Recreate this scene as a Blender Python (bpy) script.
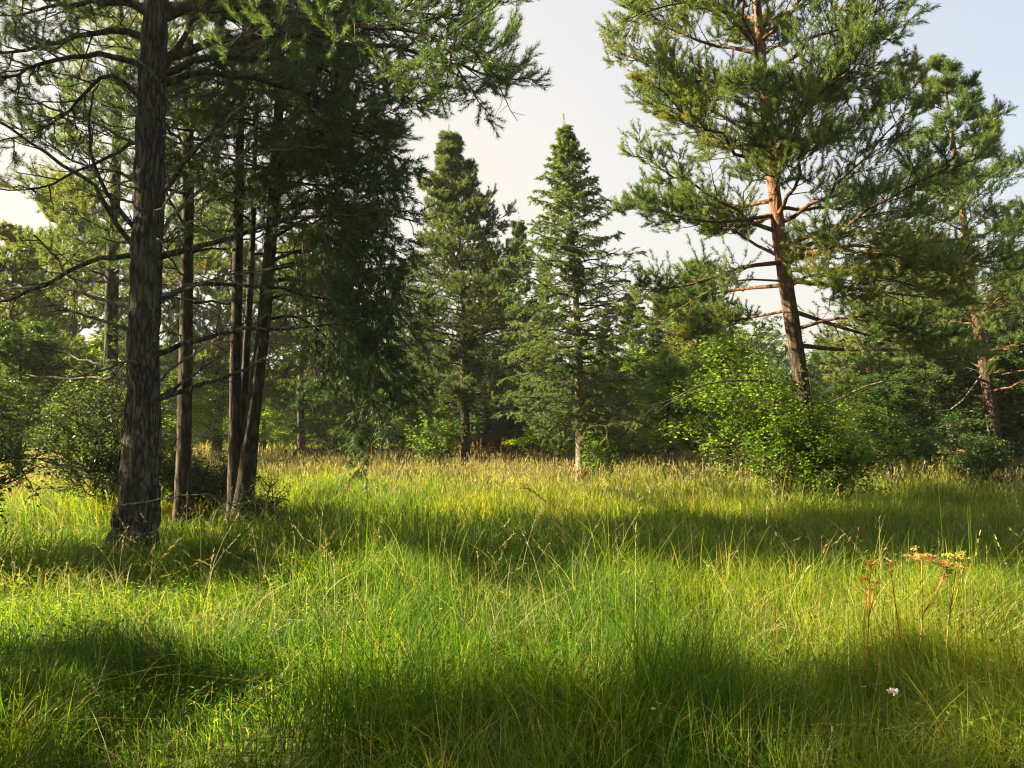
import bpy, math, random
import numpy as np
from mathutils import Vector

for o in list(bpy.data.objects):
    bpy.data.objects.remove(o)
sc = bpy.context.scene
COL = sc.collection
R = math.radians
RNG = np.random.default_rng(11)
random.seed(5)

# ------------------------------------------------------------------ camera
PITCH = R(2.6)
CAM_Z = 1.6
LENS = 28.0
FPX = 1024 * LENS / 36.0
cd = bpy.data.cameras.new('camera')
cam = bpy.data.objects.new('camera', cd)
COL.objects.link(cam)
cam.location = (0, 0, CAM_Z)
cam.rotation_euler = (R(90) + PITCH, 0, 0)
cd.lens = LENS
cd.sensor_width = 36.0
cd.clip_start = 0.05
cd.clip_end = 3000
sc.camera = cam

# ------------------------------------------------------------------ light
SUN_EL = 28.0
SUN_AZ = 87.0          # degrees from straight ahead (+Y) towards the left (-X)
w = bpy.data.worlds.new('World')
sc.world = w
w.use_nodes = True
wn = w.node_tree
wn.nodes.clear()
sky = wn.nodes.new('ShaderNodeTexSky')
sky.sky_type = 'NISHITA'
sky.sun_disc = False
sky.sun_elevation = R(SUN_EL)
sky.sun_rotation = R(-SUN_AZ)
sky.air_density = 1.0
sky.dust_density = 7.0
sky.ozone_density = 0.6
bg = wn.nodes.new('ShaderNodeBackground')
bg.inputs['Strength'].default_value = 0.069
wo = wn.nodes.new('ShaderNodeOutputWorld')
# a thin high veil of cloud whitens the sky, thickest low down and on the sunward side
tcw = wn.nodes.new('ShaderNodeTexCoord')
dotn = wn.nodes.new('ShaderNodeVectorMath'); dotn.operation = 'DOT_PRODUCT'
dotn.inputs[1].default_value = (-0.90, 0.25, -0.75)
wn.links.new(tcw.outputs['Generated'], dotn.inputs[0])
nzw = wn.nodes.new('ShaderNodeTexNoise'); nzw.inputs['Scale'].default_value = 2.2; nzw.inputs['Detail'].default_value = 5
wn.links.new(tcw.outputs['Generated'], nzw.inputs['Vector'])
mad = wn.nodes.new('ShaderNodeMath'); mad.operation = 'MULTIPLY_ADD'
mad.inputs[1].default_value = 0.35
wn.links.new(nzw.outputs['Fac'], mad.inputs[0]); wn.links.new(dotn.outputs['Value'], mad.inputs[2])
veil = wn.nodes.new('ShaderNodeMapRange')
veil.inputs['From Min'].default_value = -0.60; veil.inputs['From Max'].default_value = 0.22
veil.inputs['To Min'].default_value = 0.15; veil.inputs['To Max'].default_value = 0.97
wn.links.new(mad.outputs[0], veil.inputs['Value'])
mxw = wn.nodes.new('ShaderNodeMix'); mxw.data_type = 'RGBA'
mxw.inputs['B'].default_value = (2.5, 2.38, 2.22, 1)
wn.links.new(veil.outputs[0], mxw.inputs['Factor'])
wn.links.new(sky.outputs[0], mxw.inputs['A'])
wn.links.new(mxw.outputs['Result'], bg.inputs[0])
wn.links.new(bg.outputs[0], wo.inputs[0])
sd = bpy.data.lights.new('sun', 'SUN')
sd.energy = 5.0
sd.angle = R(0.6)
sd.color = (1.0, 0.84, 0.56)
sun = bpy.data.objects.new('sun', sd)
COL.objects.link(sun)
SUN_DIR = Vector((-math.sin(R(SUN_AZ)) * math.cos(R(SUN_EL)),
                  math.cos(R(SUN_AZ)) * math.cos(R(SUN_EL)), math.sin(R(SUN_EL))))
sun.rotation_euler = SUN_DIR.to_track_quat('Z', 'Y').to_euler()
sun.location = (-30, 10, 20)

sc.view_settings.view_transform = 'Standard'
sc.view_settings.look = 'None'
sc.view_settings.gamma = 1.0
sc.view_settings.use_curve_mapping = False
sc.view_settings.exposure = 2.45
sc.render.engine = 'CYCLES'
cy = sc.cycles
cy.max_bounces = 6
cy.diffuse_bounces = 4
cy.glossy_bounces = 2
cy.transmission_bounces = 4
cy.transparent_max_bounces = 8
cy.volume_bounces = 0
cy.caustics_reflective = False
cy.caustics_refractive = False
cy.sample_clamp_indirect = 4.0
cy.use_denoising = True
cy.use_adaptive_sampling = False
cy.denoising_input_passes = 'RGB_ALBEDO_NORMAL'
cy.denoising_prefilter = 'NONE'
cy.filter_width = 1.15


# ------------------------------------------------------------------ helpers
def P(px, py, d):
    """a pixel of the photograph and a depth (metres along +Y) -> a point of the place"""
    x = (px - 512) / FPX
    u = (384 - py) / FPX
    c, s = math.cos(PITCH), math.sin(PITCH)
    y = c - s * u
    z = s + c * u
    k = d / y
    return np.array([x * k, d, CAM_Z + z * k])


def hash2(ix, iy, seed):
    h = (ix.astype(np.int64) * 374761393 + iy.astype(np.int64) * 668265263 + seed * 974711) & 0x7fffffff
    h = ((h ^ (h >> 13)) * 1274126177) & 0x7fffffff
    h = h ^ (h >> 16)
    return (h & 0xffff) / 65535.0


def vnoise(x, y, seed=0):
    x = np.asarray(x, float); y = np.asarray(y, float)
    ix = np.floor(x); iy = np.floor(y)
    fx = x - ix; fy = y - iy
    fx = fx * fx * (3 - 2 * fx); fy = fy * fy * (3 - 2 * fy)
    a = hash2(ix, iy, seed); b = hash2(ix + 1, iy, seed)
    c = hash2(ix, iy + 1, seed); d = hash2(ix + 1, iy + 1, seed)
    return (a * (1 - fx) + b * fx) * (1 - fy) + (c * (1 - fx) + d * fx) * fy


def gz(x, y):
    x = np.asarray(x, float); y = np.asarray(y, float)
    r = np.hypot(x, y)
    fade = np.clip((120 - r) / 80, 0, 1)
    near = np.clip((r - 1.0) / 4, 0, 1)
    h = 0.16 * (vnoise(x / 5.0, y / 5.0, 3) - 0.5) + 0.07 * (vnoise(x / 1.7, y / 1.7, 4) - 0.5)
    return h * fade * near


def unit(v):
    n = np.linalg.norm(v, axis=-1, keepdims=True)
    return v / np.maximum(n, 1e-9)


class MB:
    """collects triangles and links them as ONE mesh object"""
    def __init__(self):
        self.v = []; self.t = []; self.a = []; self.m = []; self.s = []; self.n = 0

    def add(self, verts, tris, tint, mat=0, smooth=False):
        verts = np.asarray(verts, np.float32).reshape(-1, 3)
        tris = np.asarray(tris, np.int64).reshape(-1, 3)
        if len(verts) == 0:
            return self
        self.v.append(verts); self.t.append(tris + self.n)
        tint = np.broadcast_to(np.asarray(tint, np.float32), (len(verts),))
        self.a.append(tint)
        self.m.append(np.full(len(tris), mat, np.int32))
        self.s.append(np.full(len(tris), smooth, bool))
        self.n += len(verts)
        return self

    def build(self, name, mats, parent=None, origin=None):
        v = np.concatenate(self.v); t = np.concatenate(self.t)
        off = np.zeros(3, np.float32)
        if parent is not None:
            q = parent
            while q is not None:
                off = off + np.array(q.location, np.float32)
                q = q.parent
        elif origin is not None:
            off = np.asarray(origin, np.float32)
        me = bpy.data.meshes.new(name)
        me.vertices.add(len(v)); me.loops.add(len(t) * 3); me.polygons.add(len(t))
        me.vertices.foreach_set('co', (v - off).astype(np.float32).ravel())
        me.loops.foreach_set('vertex_index', t.astype(np.int32).ravel())
        me.polygons.foreach_set('loop_start', np.arange(0, len(t) * 3, 3, dtype=np.int32))
        if not isinstance(mats, (list, tuple)):
            mats = [mats]
        for m in mats:
            me.materials.append(m)
        me.polygons.foreach_set('material_index', np.concatenate(self.m))
        me.polygons.foreach_set('use_smooth', np.concatenate(self.s))
        at = me.attributes.new('tint', 'FLOAT', 'POINT')
        at.data.foreach_set('value', np.concatenate(self.a).astype(np.float32))
        me.update()
        ob = bpy.data.objects.new(name, me)
        COL.objects.link(ob)
        if parent is not None:
            ob.parent = parent
        elif origin is not None:
            ob.location = origin
        return ob


def tag(o, label=None, cat=None, group=None, kind=None):
    if label: o['label'] = label
    if cat: o['category'] = cat
    if group: o['group'] = group
    if kind: o['kind'] = kind
    return o


def empty(name, loc, label=None, cat=None, group=None):
    o = bpy.data.objects.new(name, None)
    o.empty_display_size = 0.3
    COL.objects.link(o)
    o.location = [float(c) for c in loc]
    return tag(o, label, cat, group)


def smooth_path(pts, n):
    pts = np.asarray(pts, float)
    k = len(pts)
    if k == 2:
        return pts[0] + (pts[1] - pts[0]) * np.linspace(0, 1, n)[:, None]
    q = np.vstack([2 * pts[0] - pts[1], pts, 2 * pts[-1] - pts[-2]])
    u = np.linspace(0, k - 1 - 1e-6, n)
    i = u.astype(int); f = (u - i)[:, None]
    p0, p1, p2, p3 = q[i], q[i + 1], q[i + 2], q[i + 3]
    return 0.5 * ((2 * p1) + (-p0 + p2) * f + (2 * p0 - 5 * p1 + 4 * p2 - p3) * f ** 2 + (-p0 + 3 * p1 - 3 * p2 + p3) * f ** 3)


def tubes(Pa, Ra, sides, rough=None):
    """a batch of tubes: Pa (N,n,3), Ra (N,n) -> verts, tris"""
    Pa = np.asarray(Pa, float); Ra = np.asarray(Ra, float)
    N, n, _ = Pa.shape
    T = unit(np.gradient(Pa, axis=1))
    mean = unit(T.mean(axis=1))
    ref = np.where(np.abs(mean[:, 2:3]) > 0.75, np.array([[1.0, 0, 0]]), np.array([[0, 0, 1.0]]))
    U = unit(np.cross(T, ref[:, None, :])); V = np.cross(T, U)
    a = np.linspace(0, 2 * np.pi, sides, endpoint=False)
    ring = np.cos(a)[:, None] * U[:, :, None, :] + np.sin(a)[:, None] * V[:, :, None, :]
    rr = Ra[:, :, None, None]
    if rough is not None:
        rr = rr * rough[:, :, :, None]
    verts = Pa[:, :, None, :] + rr * ring
    i = np.arange(n - 1)[:, None]; j = np.arange(sides)[None, :]
    a0 = i * sides + j; a1 = i * sides + (j + 1) % sides
    b0 = a0 + sides; b1 = a1 + sides
    f = np.stack([np.stack([a0, a1, b1], -1), np.stack([a0, b1, b0], -1)], 2).reshape(-1, 3)
    tris = (f[None] + (np.arange(N) * n * sides)[:, None, None]).reshape(-1, 3)
    return verts.reshape(-1, 3), tris


def along(Pa, t):
    """points and tangents of polylines Pa (N,n,3) at parameters t (N,k)"""
    n = Pa.shape[1]
    u = np.clip(t, 0, 0.9999) * (n - 1)
    i = u.astype(int); f = (u - i)[..., None]
    r = np.arange(len(Pa))[:, None]
    a = Pa[r, i]; b = Pa[r, i + 1]
    return a + (b - a) * f, unit(b - a)


def spawn(Pa, k, lo, hi, ang, ratio, rng, m=4, up=0.15, roll=0.35, keep=1.0, taper=0.6, sag=0.0, minlen=0.05, lens=None):
    """side shoots on a batch of polylines; returns (M,m,3) and the parent index"""
    N = len(Pa)
    if lens is None:
        lens = np.linalg.norm(np.diff(Pa, axis=1), axis=-1).sum(1)
    t = lo + (hi - lo) * (np.arange(k)[None, :] + rng.random((N, k))) / k
    pos, tan = along(Pa, t)
    sgn = np.where((np.arange(k)[None, :] + rng.integers(0, 2, (N, 1))) % 2 == 0, 1.0, -1.0)
    side = unit(np.cross(tan, np.array([0, 0, 1.0])) + 1e-6) * sgn[..., None]
    bi = np.cross(tan, side)
    ro = rng.normal(0, roll, (N, k))[..., None]
    side = side * np.cos(ro) + bi * np.sin(ro)
    a = R(ang) * (0.7 + 0.6 * rng.random((N, k)))[..., None]
    d = tan * np.cos(a) + side * np.sin(a)
    L = lens[:, None] * ratio * (1 - taper * np.clip((t - lo) / (1 - lo + 1e-6), 0, 1)) * (0.65 + 0.7 * rng.random((N, k)))
    L = np.maximum(L, minlen)
    s = np.linspace(0, 1, m)
    z = np.array([0, 0, 1.0])
    path = pos[:, :, None, :] + d[:, :, None, :] * (L[..., None, None] * s[:, None]) \
        + z * ((up - sag) * L[..., None, None] * (s ** 2)[:, None])
    jit = rng.normal(0, 0.05, path.shape) * L[..., None, None] * s[:, None]
    path = path + jit
    msk = rng.random((N, k)) < keep
    par = np.repeat(np.arange(N)[:, None], k, 1)[msk]
    return path[msk], par


def ends(Pa):
    return Pa[:, -1], unit(Pa[:, -1] - Pa[:, -2])


def needles(S, D, ln, K, L, wd, rng, spread=0.9, tint=None):
    """needle triangles around shoots that start at S, run along D for ln"""
    M = len(S)
    if tint is None:
        tint = rng.random(M)
    u = rng.random((M, K))
    base = S[:, None] + D[:, None] * (u * ln[:, None])[..., None]
    rv = rng.normal(0, 1, (M, K, 3))
    perp = unit(rv - (rv * D[:, None]).sum(-1, keepdims=True) * D[:, None])
    sp = spread * (0.6 + 0.6 * rng.random((M, K)))[..., None]
    nd = unit(D[:, None] * np.cos(sp) + perp * np.sin(sp))
    ll = L * (0.7 + 0.5 * rng.random((M, K)))[..., None]
    tip = base + nd * ll
    rv2 = rng.normal(0, 1, (M, K, 3))
    wv = unit(np.cross(nd, rv2)) * wd * 0.5
    verts = np.stack([base - wv, base + wv, tip], 2).reshape(-1, 3)
    tris = np.arange(M * K * 3).reshape(-1, 3)
    tn = np.clip(tint[:, None] + rng.normal(0, 0.12, (M, K)), 0, 1)
    return verts, tris, np.repeat(tn.ravel(), 3)


def leaf_quads(pos, size, rng, tint=None, tilt=0.7, asp=0.62, droop=0.2):
    """folded diamond leaves"""
    M = len(pos)
    size = np.broadcast_to(size, (M,))
    th = rng.random(M) * 2 * np.pi
    dz = rng.normal(-droop, tilt * 0.5, M)
    f = unit(np.stack([np.cos(th), np.sin(th), dz], -1))
    n = unit(np.stack([rng.normal(0, tilt, M), rng.normal(0, tilt, M), np.ones(M)], -1))
    s = unit(np.cross(f, n)); n = np.cross(s, f)
    Lz = size[:, None]
    a = pos; c = pos + f * Lz
    mid = pos + f * Lz * 0.45
    b = mid + s * Lz * asp * 0.5 + n * Lz * 0.12
    d = mid - s * Lz * asp * 0.5 + n * Lz * 0.12
    verts = np.stack([a, b, c, d], 1).reshape(-1, 3)
    o = (np.arange(M) * 4)[:, None]
    tris = np.stack([o + np.array([0, 1, 2]), o + np.array([0, 2, 3])], 1).reshape(-1, 3)
    if tint is None:
        tint = rng.random(M)
    return verts, tris, np.repeat(tint, 4)


# ------------------------------------------------------------------ materials
def ramp_node(nt, stops):
    r = nt.nodes.new('ShaderNodeValToRGB')
    e = r.color_ramp.elements
    while len(e) < len(stops):
        e.new(0.5)
    for el, (p, c) in zip(e, stops):
        el.position = p
        el.color = (c[0], c[1], c[2], 1)
    return r


def leaf_mat(name, stops, tstops, trans=0.45, rough=0.5, spec=0.3):
    m = bpy.data.materials.new(name)
    m.use_nodes = True
    nt = m.node_tree
    nt.nodes.clear()
    at = nt.nodes.new('ShaderNodeAttribute'); at.attribute_name = 'tint'
    r1 = ramp_node(nt, stops); r2 = ramp_node(nt, tstops)
    nt.links.new(at.outputs['Fac'], r1.inputs[0]); nt.links.new(at.outputs['Fac'], r2.inputs[0])
    b = nt.nodes.new('ShaderNodeBsdfPrincipled')
    b.inputs['Roughness'].default_value = rough
    b.inputs['Specular IOR Level'].default_value = spec
    t = nt.nodes.new('ShaderNodeBsdfTranslucent')
    mx = nt.nodes.new('ShaderNodeMixShader'); mx.inputs[0].default_value = trans
    o = nt.nodes.new('ShaderNodeOutputMaterial')
    L = nt.links.new
    L(r1.outputs[0], b.inputs['Base Color']); L(r2.outputs[0], t.inputs['Color'])
    L(b.outputs[0], mx.inputs[1]); L(t.outputs[0], mx.inputs[2]); L(mx.outputs[0], o.inputs[0])
    return m


def bark_mat(name, dark, light, sx=26.0, sz=4.0, bump=0.6, upper=None, z0=2.5, z1=4.5, moss=None, ridged=False):
    m = bpy.data.materials.new(name)
    m.use_nodes = True
    nt = m.node_tree
    b = nt.nodes['Principled BSDF']
    L = nt.links.new
    tc = nt.nodes.new('ShaderNodeTexCoord')
    mp = nt.nodes.new('ShaderNodeMapping'); mp.inputs['Scale'].default_value = (sx, sx, sz)
    L(tc.outputs['Object'], mp.inputs[0])
    n1 = nt.nodes.new('ShaderNodeTexNoise'); n1.inputs['Scale'].default_value = 1.0
    n1.inputs['Detail'].default_value = 8; n1.inputs['Roughness'].default_value = 0.65
    L(mp.outputs[0], n1.inputs['Vector'])
    vo = nt.nodes.new('ShaderNodeTexVoronoi'); vo.feature = 'DISTANCE_TO_EDGE'
    vo.inputs['Scale'].default_value = 0.55
    mx0 = nt.nodes.new('ShaderNodeVectorMath'); mx0.operation = 'ADD'
    L(mp.outputs[0], mx0.inputs[0]); L(n1.outputs['Color'], mx0.inputs[1])
    L(mx0.outputs[0], vo.inputs['Vector'])
    mr = nt.nodes.new('ShaderNodeMapRange'); mr.inputs['From Max'].default_value = 0.35
    L(vo.outputs['Distance'], mr.inputs['Value'])
    ml = nt.nodes.new('ShaderNodeMath'); ml.operation = 'MULTIPLY'
    L(mr.outputs[0], ml.inputs[0]); L(n1.outputs['Fac'], ml.inputs[1])
    if ridged:
        # long plates: a second, coarser warp breaks the cells, fine grain flakes them
        nw = nt.nodes.new('ShaderNodeTexNoise'); nw.inputs['Scale'].default_value = 0.45; nw.inputs['Detail'].default_value = 3
        L(mp.outputs[0], nw.inputs['Vector'])
        ms = nt.nodes.new('ShaderNodeVectorMath'); ms.operation = 'SCALE'; ms.inputs['Scale'].default_value = 3.2
        L(nw.outputs['Color'], ms.inputs[0])
        av = nt.nodes.new('ShaderNodeVectorMath'); av.operation = 'ADD'
        L(mx0.outputs[0], av.inputs[0]); L(ms.outputs[0], av.inputs[1])
        L(av.outputs[0], vo.inputs['Vector'])
        vo.inputs['Scale'].default_value = 0.75
        mr.inputs['From Max'].default_value = 0.30
        nf = nt.nodes.new('ShaderNodeTexNoise'); nf.inputs['Scale'].default_value = 3.5; nf.inputs['Detail'].default_value = 8
        nf.inputs['Roughness'].default_value = 0.75
        L(mp.outputs[0], nf.inputs['Vector'])
        fr = nt.nodes.new('ShaderNodeMapRange'); fr.inputs['From Min'].default_value = 0.32; fr.inputs['From Max'].default_value = 0.66
        fr.inputs['To Min'].default_value = 0.35; fr.inputs['To Max'].default_value = 1.25
        L(nf.outputs['Fac'], fr.inputs['Value'])
        m3 = nt.nodes.new('ShaderNodeMath'); m3.operation = 'MULTIPLY'
        L(ml.outputs[0], m3.inputs[0]); L(fr.outputs[0], m3.inputs[1])
        ml = m3
    r = ramp_node(nt, [(0.04, dark), (0.40, light)] if ridged else [(0.08, dark), (0.62, light)])
    L(ml.outputs[0], r.inputs[0])
    colr = r.outputs[0]
    if upper is not None:
        sp = nt.nodes.new('ShaderNodeSeparateXYZ'); L(tc.outputs['Object'], sp.inputs[0])
        nz = nt.nodes.new('ShaderNodeTexNoise'); nz.inputs['Scale'].default_value = 3.0
        L(tc.outputs['Object'], nz.inputs['Vector'])
        ad = nt.nodes.new('ShaderNodeMath'); ad.operation = 'MULTIPLY_ADD'
        ad.inputs[1].default_value = 1.6
        L(nz.outputs['Fac'], ad.inputs[0]); L(sp.outputs['Z'], ad.inputs[2])
        m2 = nt.nodes.new('ShaderNodeMapRange'); m2.inputs['From Min'].default_value = z0 + 0.8
        m2.inputs['From Max'].default_value = z1 + 0.8
        L(ad.outputs[0], m2.inputs['Value'])
        r2 = ramp_node(nt, [(0.05, tuple(c * 0.5 for c in upper)), (0.6, upper)])
        L(ml.outputs[0], r2.inputs[0])
        mc = nt.nodes.new('ShaderNodeMix'); mc.data_type = 'RGBA'
        L(m2.outputs[0], mc.inputs['Factor']); L(colr, mc.inputs['A']); L(r2.outputs[0], mc.inputs['B'])
        colr = mc.outputs['Result']
    if moss is not None:
        nm = nt.nodes.new('ShaderNodeTexNoise'); nm.inputs['Scale'].default_value = 5.0
        nm.inputs['Detail'].default_value = 6
        L(tc.outputs['Object'], nm.inputs['Vector'])
        mm = nt.nodes.new('ShaderNodeMapRange'); mm.inputs['From Min'].default_value = 0.5
        mm.inputs['From Max'].default_value = 0.75; mm.inputs['To Max'].default_value = 0.7
        L(nm.outputs['Fac'], mm.inputs['Value'])
        mc2 = nt.nodes.new('ShaderNodeMix'); mc2.data_type = 'RGBA'
        mc2.inputs['B'].default_value = (*moss, 1)
        L(mm.outputs[0], mc2.inputs['Factor']); L(colr, mc2.inputs['A'])
        colr = mc2.outputs['Result']
    L(colr, b.inputs['Base Color'])
    b.inputs['Roughness'].default_value = 0.9
    b.inputs['Specular IOR Level'].default_value = 0.15
    bp = nt.nodes.new('ShaderNodeBump'); bp.inputs['Strength'].default_value = bump
    bp.inputs['Distance'].default_value = 0.03
    L(ml.outputs[0], bp.inputs['Height']); L(bp.outputs[0], b.inputs['Normal'])
    return m


M = {}
M['bark_grey'] = bark_mat('grey pine bark', (0.020, 0.015, 0.011), (0.185, 0.150, 0.122), sx=24, sz=4.2, bump=1.0, moss=(0.10, 0.11, 0.06), ridged=True)
M['bark_pine'] = bark_mat('scots pine bark', (0.035, 0.026, 0.02), (0.17, 0.125, 0.09), sx=22, sz=6,
                          upper=(0.31, 0.16, 0.088), z0=2.6, z1=5.6)
M['bark_spruce'] = bark_mat('spruce bark', (0.12, 0.09, 0.065), (0.38, 0.30, 0.22), sx=16, sz=9, bump=0.4)
M['bark_dark'] = bark_mat('dark bark', (0.03, 0.022, 0.016), (0.12, 0.09, 0.065), sx=18, sz=6, moss=(0.07, 0.09, 0.04))
M['twig'] = bark_mat('twig bark', (0.045, 0.034, 0.024), (0.14, 0.10, 0.07), sx=20, sz=20, bump=0.2)
M['twig_orange'] = bark_mat('orange twig bark', (0.08, 0.045, 0.025), (0.26, 0.14, 0.07), sx=20, sz=20, bump=0.2)
M['dead_wood'] = bark_mat('grey dead wood', (0.10, 0.085, 0.065), (0.34, 0.29, 0.22), sx=18, sz=18, bump=0.25, moss=(0.16, 0.19, 0.11))

M['needle'] = leaf_mat('pine needles', [(0, (0.048, 0.100, 0.034)), (0.55, (0.102, 0.159, 0.037)), (0.9, (0.176, 0.199, 0.037)), (1, (0.257, 0.172, 0.047))],
                       [(0, (0.126, 0.220, 0.039)), (0.6, (0.253, 0.345, 0.039)), (1, (0.477, 0.386, 0.049))], trans=0.4, rough=0.42, spec=0.4)
M['needle_dark'] = leaf_mat('dark pine needles', [(0, (0.040, 0.082, 0.031)), (0.6, (0.073, 0.125, 0.035)), (1, (0.136, 0.163, 0.033))],
                            [(0, (0.087, 0.157, 0.030)), (0.6, (0.160, 0.243, 0.035)), (1, (0.320, 0.314, 0.040))], trans=0.3, rough=0.45, spec=0.35)
M['needle_spruce'] = leaf_mat('spruce needles', [(0, (0.075, 0.12, 0.04)), (0.6, (0.13, 0.175, 0.045)), (1, (0.21, 0.21, 0.05))],
                              [(0, (0.14, 0.24, 0.06)), (0.6, (0.26, 0.35, 0.06)), (1, (0.42, 0.38, 0.06))], trans=0.42, rough=0.45, spec=0.35)
M['leaf'] = leaf_mat('broad leaves', [(0, (0.04, 0.10, 0.016)), (0.6, (0.085, 0.165, 0.02)), (1, (0.16, 0.20, 0.03))],
                     [(0, (0.14, 0.29, 0.015)), (0.6, (0.30, 0.46, 0.02)), (1, (0.50, 0.52, 0.03))], trans=0.58, rough=0.5, spec=0.3)
M['leaf_yellow'] = leaf_mat('yellowing leaves', [(0, (0.06, 0.11, 0.018)), (0.6, (0.11, 0.14, 0.02)), (1, (0.18, 0.14, 0.03))],
                            [(0, (0.15, 0.25, 0.015)), (0.6, (0.26, 0.32, 0.02)), (1, (0.38, 0.28, 0.03))], trans=0.45, rough=0.45, spec=0.3)
M['leaf_dark'] = leaf_mat('dark leaves', [(0, (0.029, 0.065, 0.021)), (0.6, (0.052, 0.104, 0.026)), (1, (0.091, 0.130, 0.033))],
                          [(0, (0.065, 0.130, 0.016)), (0.6, (0.130, 0.221, 0.019)), (1, (0.234, 0.260, 0.026))], trans=0.4, rough=0.45, spec=0.3)
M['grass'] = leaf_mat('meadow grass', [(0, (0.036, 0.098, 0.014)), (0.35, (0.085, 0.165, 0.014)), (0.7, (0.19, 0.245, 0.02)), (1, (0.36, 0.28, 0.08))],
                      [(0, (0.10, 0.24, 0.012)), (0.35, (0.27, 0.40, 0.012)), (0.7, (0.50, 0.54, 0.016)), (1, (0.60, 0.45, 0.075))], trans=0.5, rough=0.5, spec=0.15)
M['seed'] = leaf_mat('dry seed heads', [(0, (0.22, 0.22, 0.06)), (0.6, (0.37, 0.33, 0.12)), (1, (0.50, 0.43, 0.22))],
                     [(0, (0.26, 0.20, 0.06)), (0.6, (0.42, 0.32, 0.12)), (1, (0.5, 0.4, 0.2))], trans=0.4, rough=0.6, spec=0.2)
M['sorrel'] = leaf_mat('rusty seed heads', [(0, (0.14, 0.05, 0.02)), (0.6, (0.24, 0.10, 0.035)), (1, (0.34, 0.19, 0.06))],
                       [(0, (0.2, 0.06, 0.02)), (0.6, (0.32, 0.13, 0.03)), (1, (0.4, 0.24, 0.06))], trans=0.35, rough=0.6, spec=0.2)
M['white'] = leaf_mat('white petals', [(0, (0.55, 0.53, 0.45)), (1, (0.75, 0.73, 0.66))], [(0, (0.7, 0.68, 0.5)), (1, (0.8, 0.8, 0.7))], trans=0.3)
M['umbel_rust'] = leaf_mat('rusty wilted umbel', [(0, (0.341, 0.108, 0.019)), (1, (0.585, 0.254, 0.058))], [(0, (0.439, 0.146, 0.019)), (1, (0.683, 0.332, 0.058))], trans=0.3)
M['umbel_tan'] = leaf_mat('tan wilted umbel', [(0, (0.439, 0.234, 0.058)), (1, (0.683, 0.468, 0.166))], [(0, (0.488, 0.264, 0.049)), (1, (0.731, 0.488, 0.146))], trans=0.3)
M['umbel_green'] = leaf_mat('yellow green umbel', [(0, (0.341, 0.293, 0.039)), (1, (0.537, 0.468, 0.098))], [(0, (0.439, 0.370, 0.039)), (1, (0.585, 0.537, 0.098))], trans=0.3)


def ground_mat():
    m = bpy.data.materials.new('meadow ground')
    m.use_nodes = True
    nt = m.node_tree
    b = nt.nodes['Principled BSDF']
    L = nt.links.new
    tc = nt.nodes.new('ShaderNodeTexCoord')
    n1 = nt.nodes.new('ShaderNodeTexNoise'); n1.inputs['Scale'].default_value = 0.35; n1.inputs['Detail'].default_value = 6
    n2 = nt.nodes.new('ShaderNodeTexNoise'); n2.inputs['Scale'].default_value = 14; n2.inputs['Detail'].default_value = 8
    L(tc.outputs['Object'], n1.inputs['Vector']); L(tc.outputs['Object'], n2.inputs['Vector'])
    r1 = ramp_node(nt, [(0.3, (0.045, 0.075, 0.014)), (0.7, (0.09, 0.11, 0.02))])
    r2 = ramp_node(nt, [(0.35, (0.028, 0.03, 0.012)), (0.7, (0.10, 0.13, 0.022))])
    L(n1.outputs['Fac'], r1.inputs[0]); L(n2.outputs['Fac'], r2.inputs[0])
    mx = nt.nodes.new('ShaderNodeMix'); mx.data_type = 'RGBA'; mx.inputs['Factor'].default_value = 0.55
    L(r1.outputs[0], mx.inputs['A']); L(r2.outputs[0], mx.inputs['B'])
    L(mx.outputs['Result'], b.inputs['Base Color'])
    b.inputs['Roughness'].default_value = 1.0
    b.inputs['Specular IOR Level'].default_value = 0.1
    bp = nt.nodes.new('ShaderNodeBump'); bp.inputs['Strength'].default_value = 0.8; bp.inputs['Distance'].default_value = 0.08
    L(n2.outputs['Fac'], bp.inputs['Height']); L(bp.outputs[0], b.inputs['Normal'])
    return m


M['ground'] = ground_mat()

# ------------------------------------------------------------------ ground: one sheet to the horizon
ax = np.concatenate([np.linspace(0, 40, 121), 40 + np.cumsum(np.geomspace(0.5, 140, 40))])
gx = np.concatenate([-ax[::-1], ax[1:]])
X, Y = np.meshgrid(gx, gx)
gv = np.stack([X, Y, gz(X, Y)], -1).reshape(-1, 3)
n = len(gx)
ii, jj = np.meshgrid(np.arange(n - 1), np.arange(n - 1), indexing='ij')
q = (ii * n + jj)
gt = np.stack([np.stack([q, q + 1, q + n + 1], -1), np.stack([q, q + n + 1, q + n], -1)], 2).reshape(-1, 3)
g = MB().add(gv, gt, 0.5, 0, True).build('ground', M['ground'])
tag(g, kind='structure')


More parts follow.
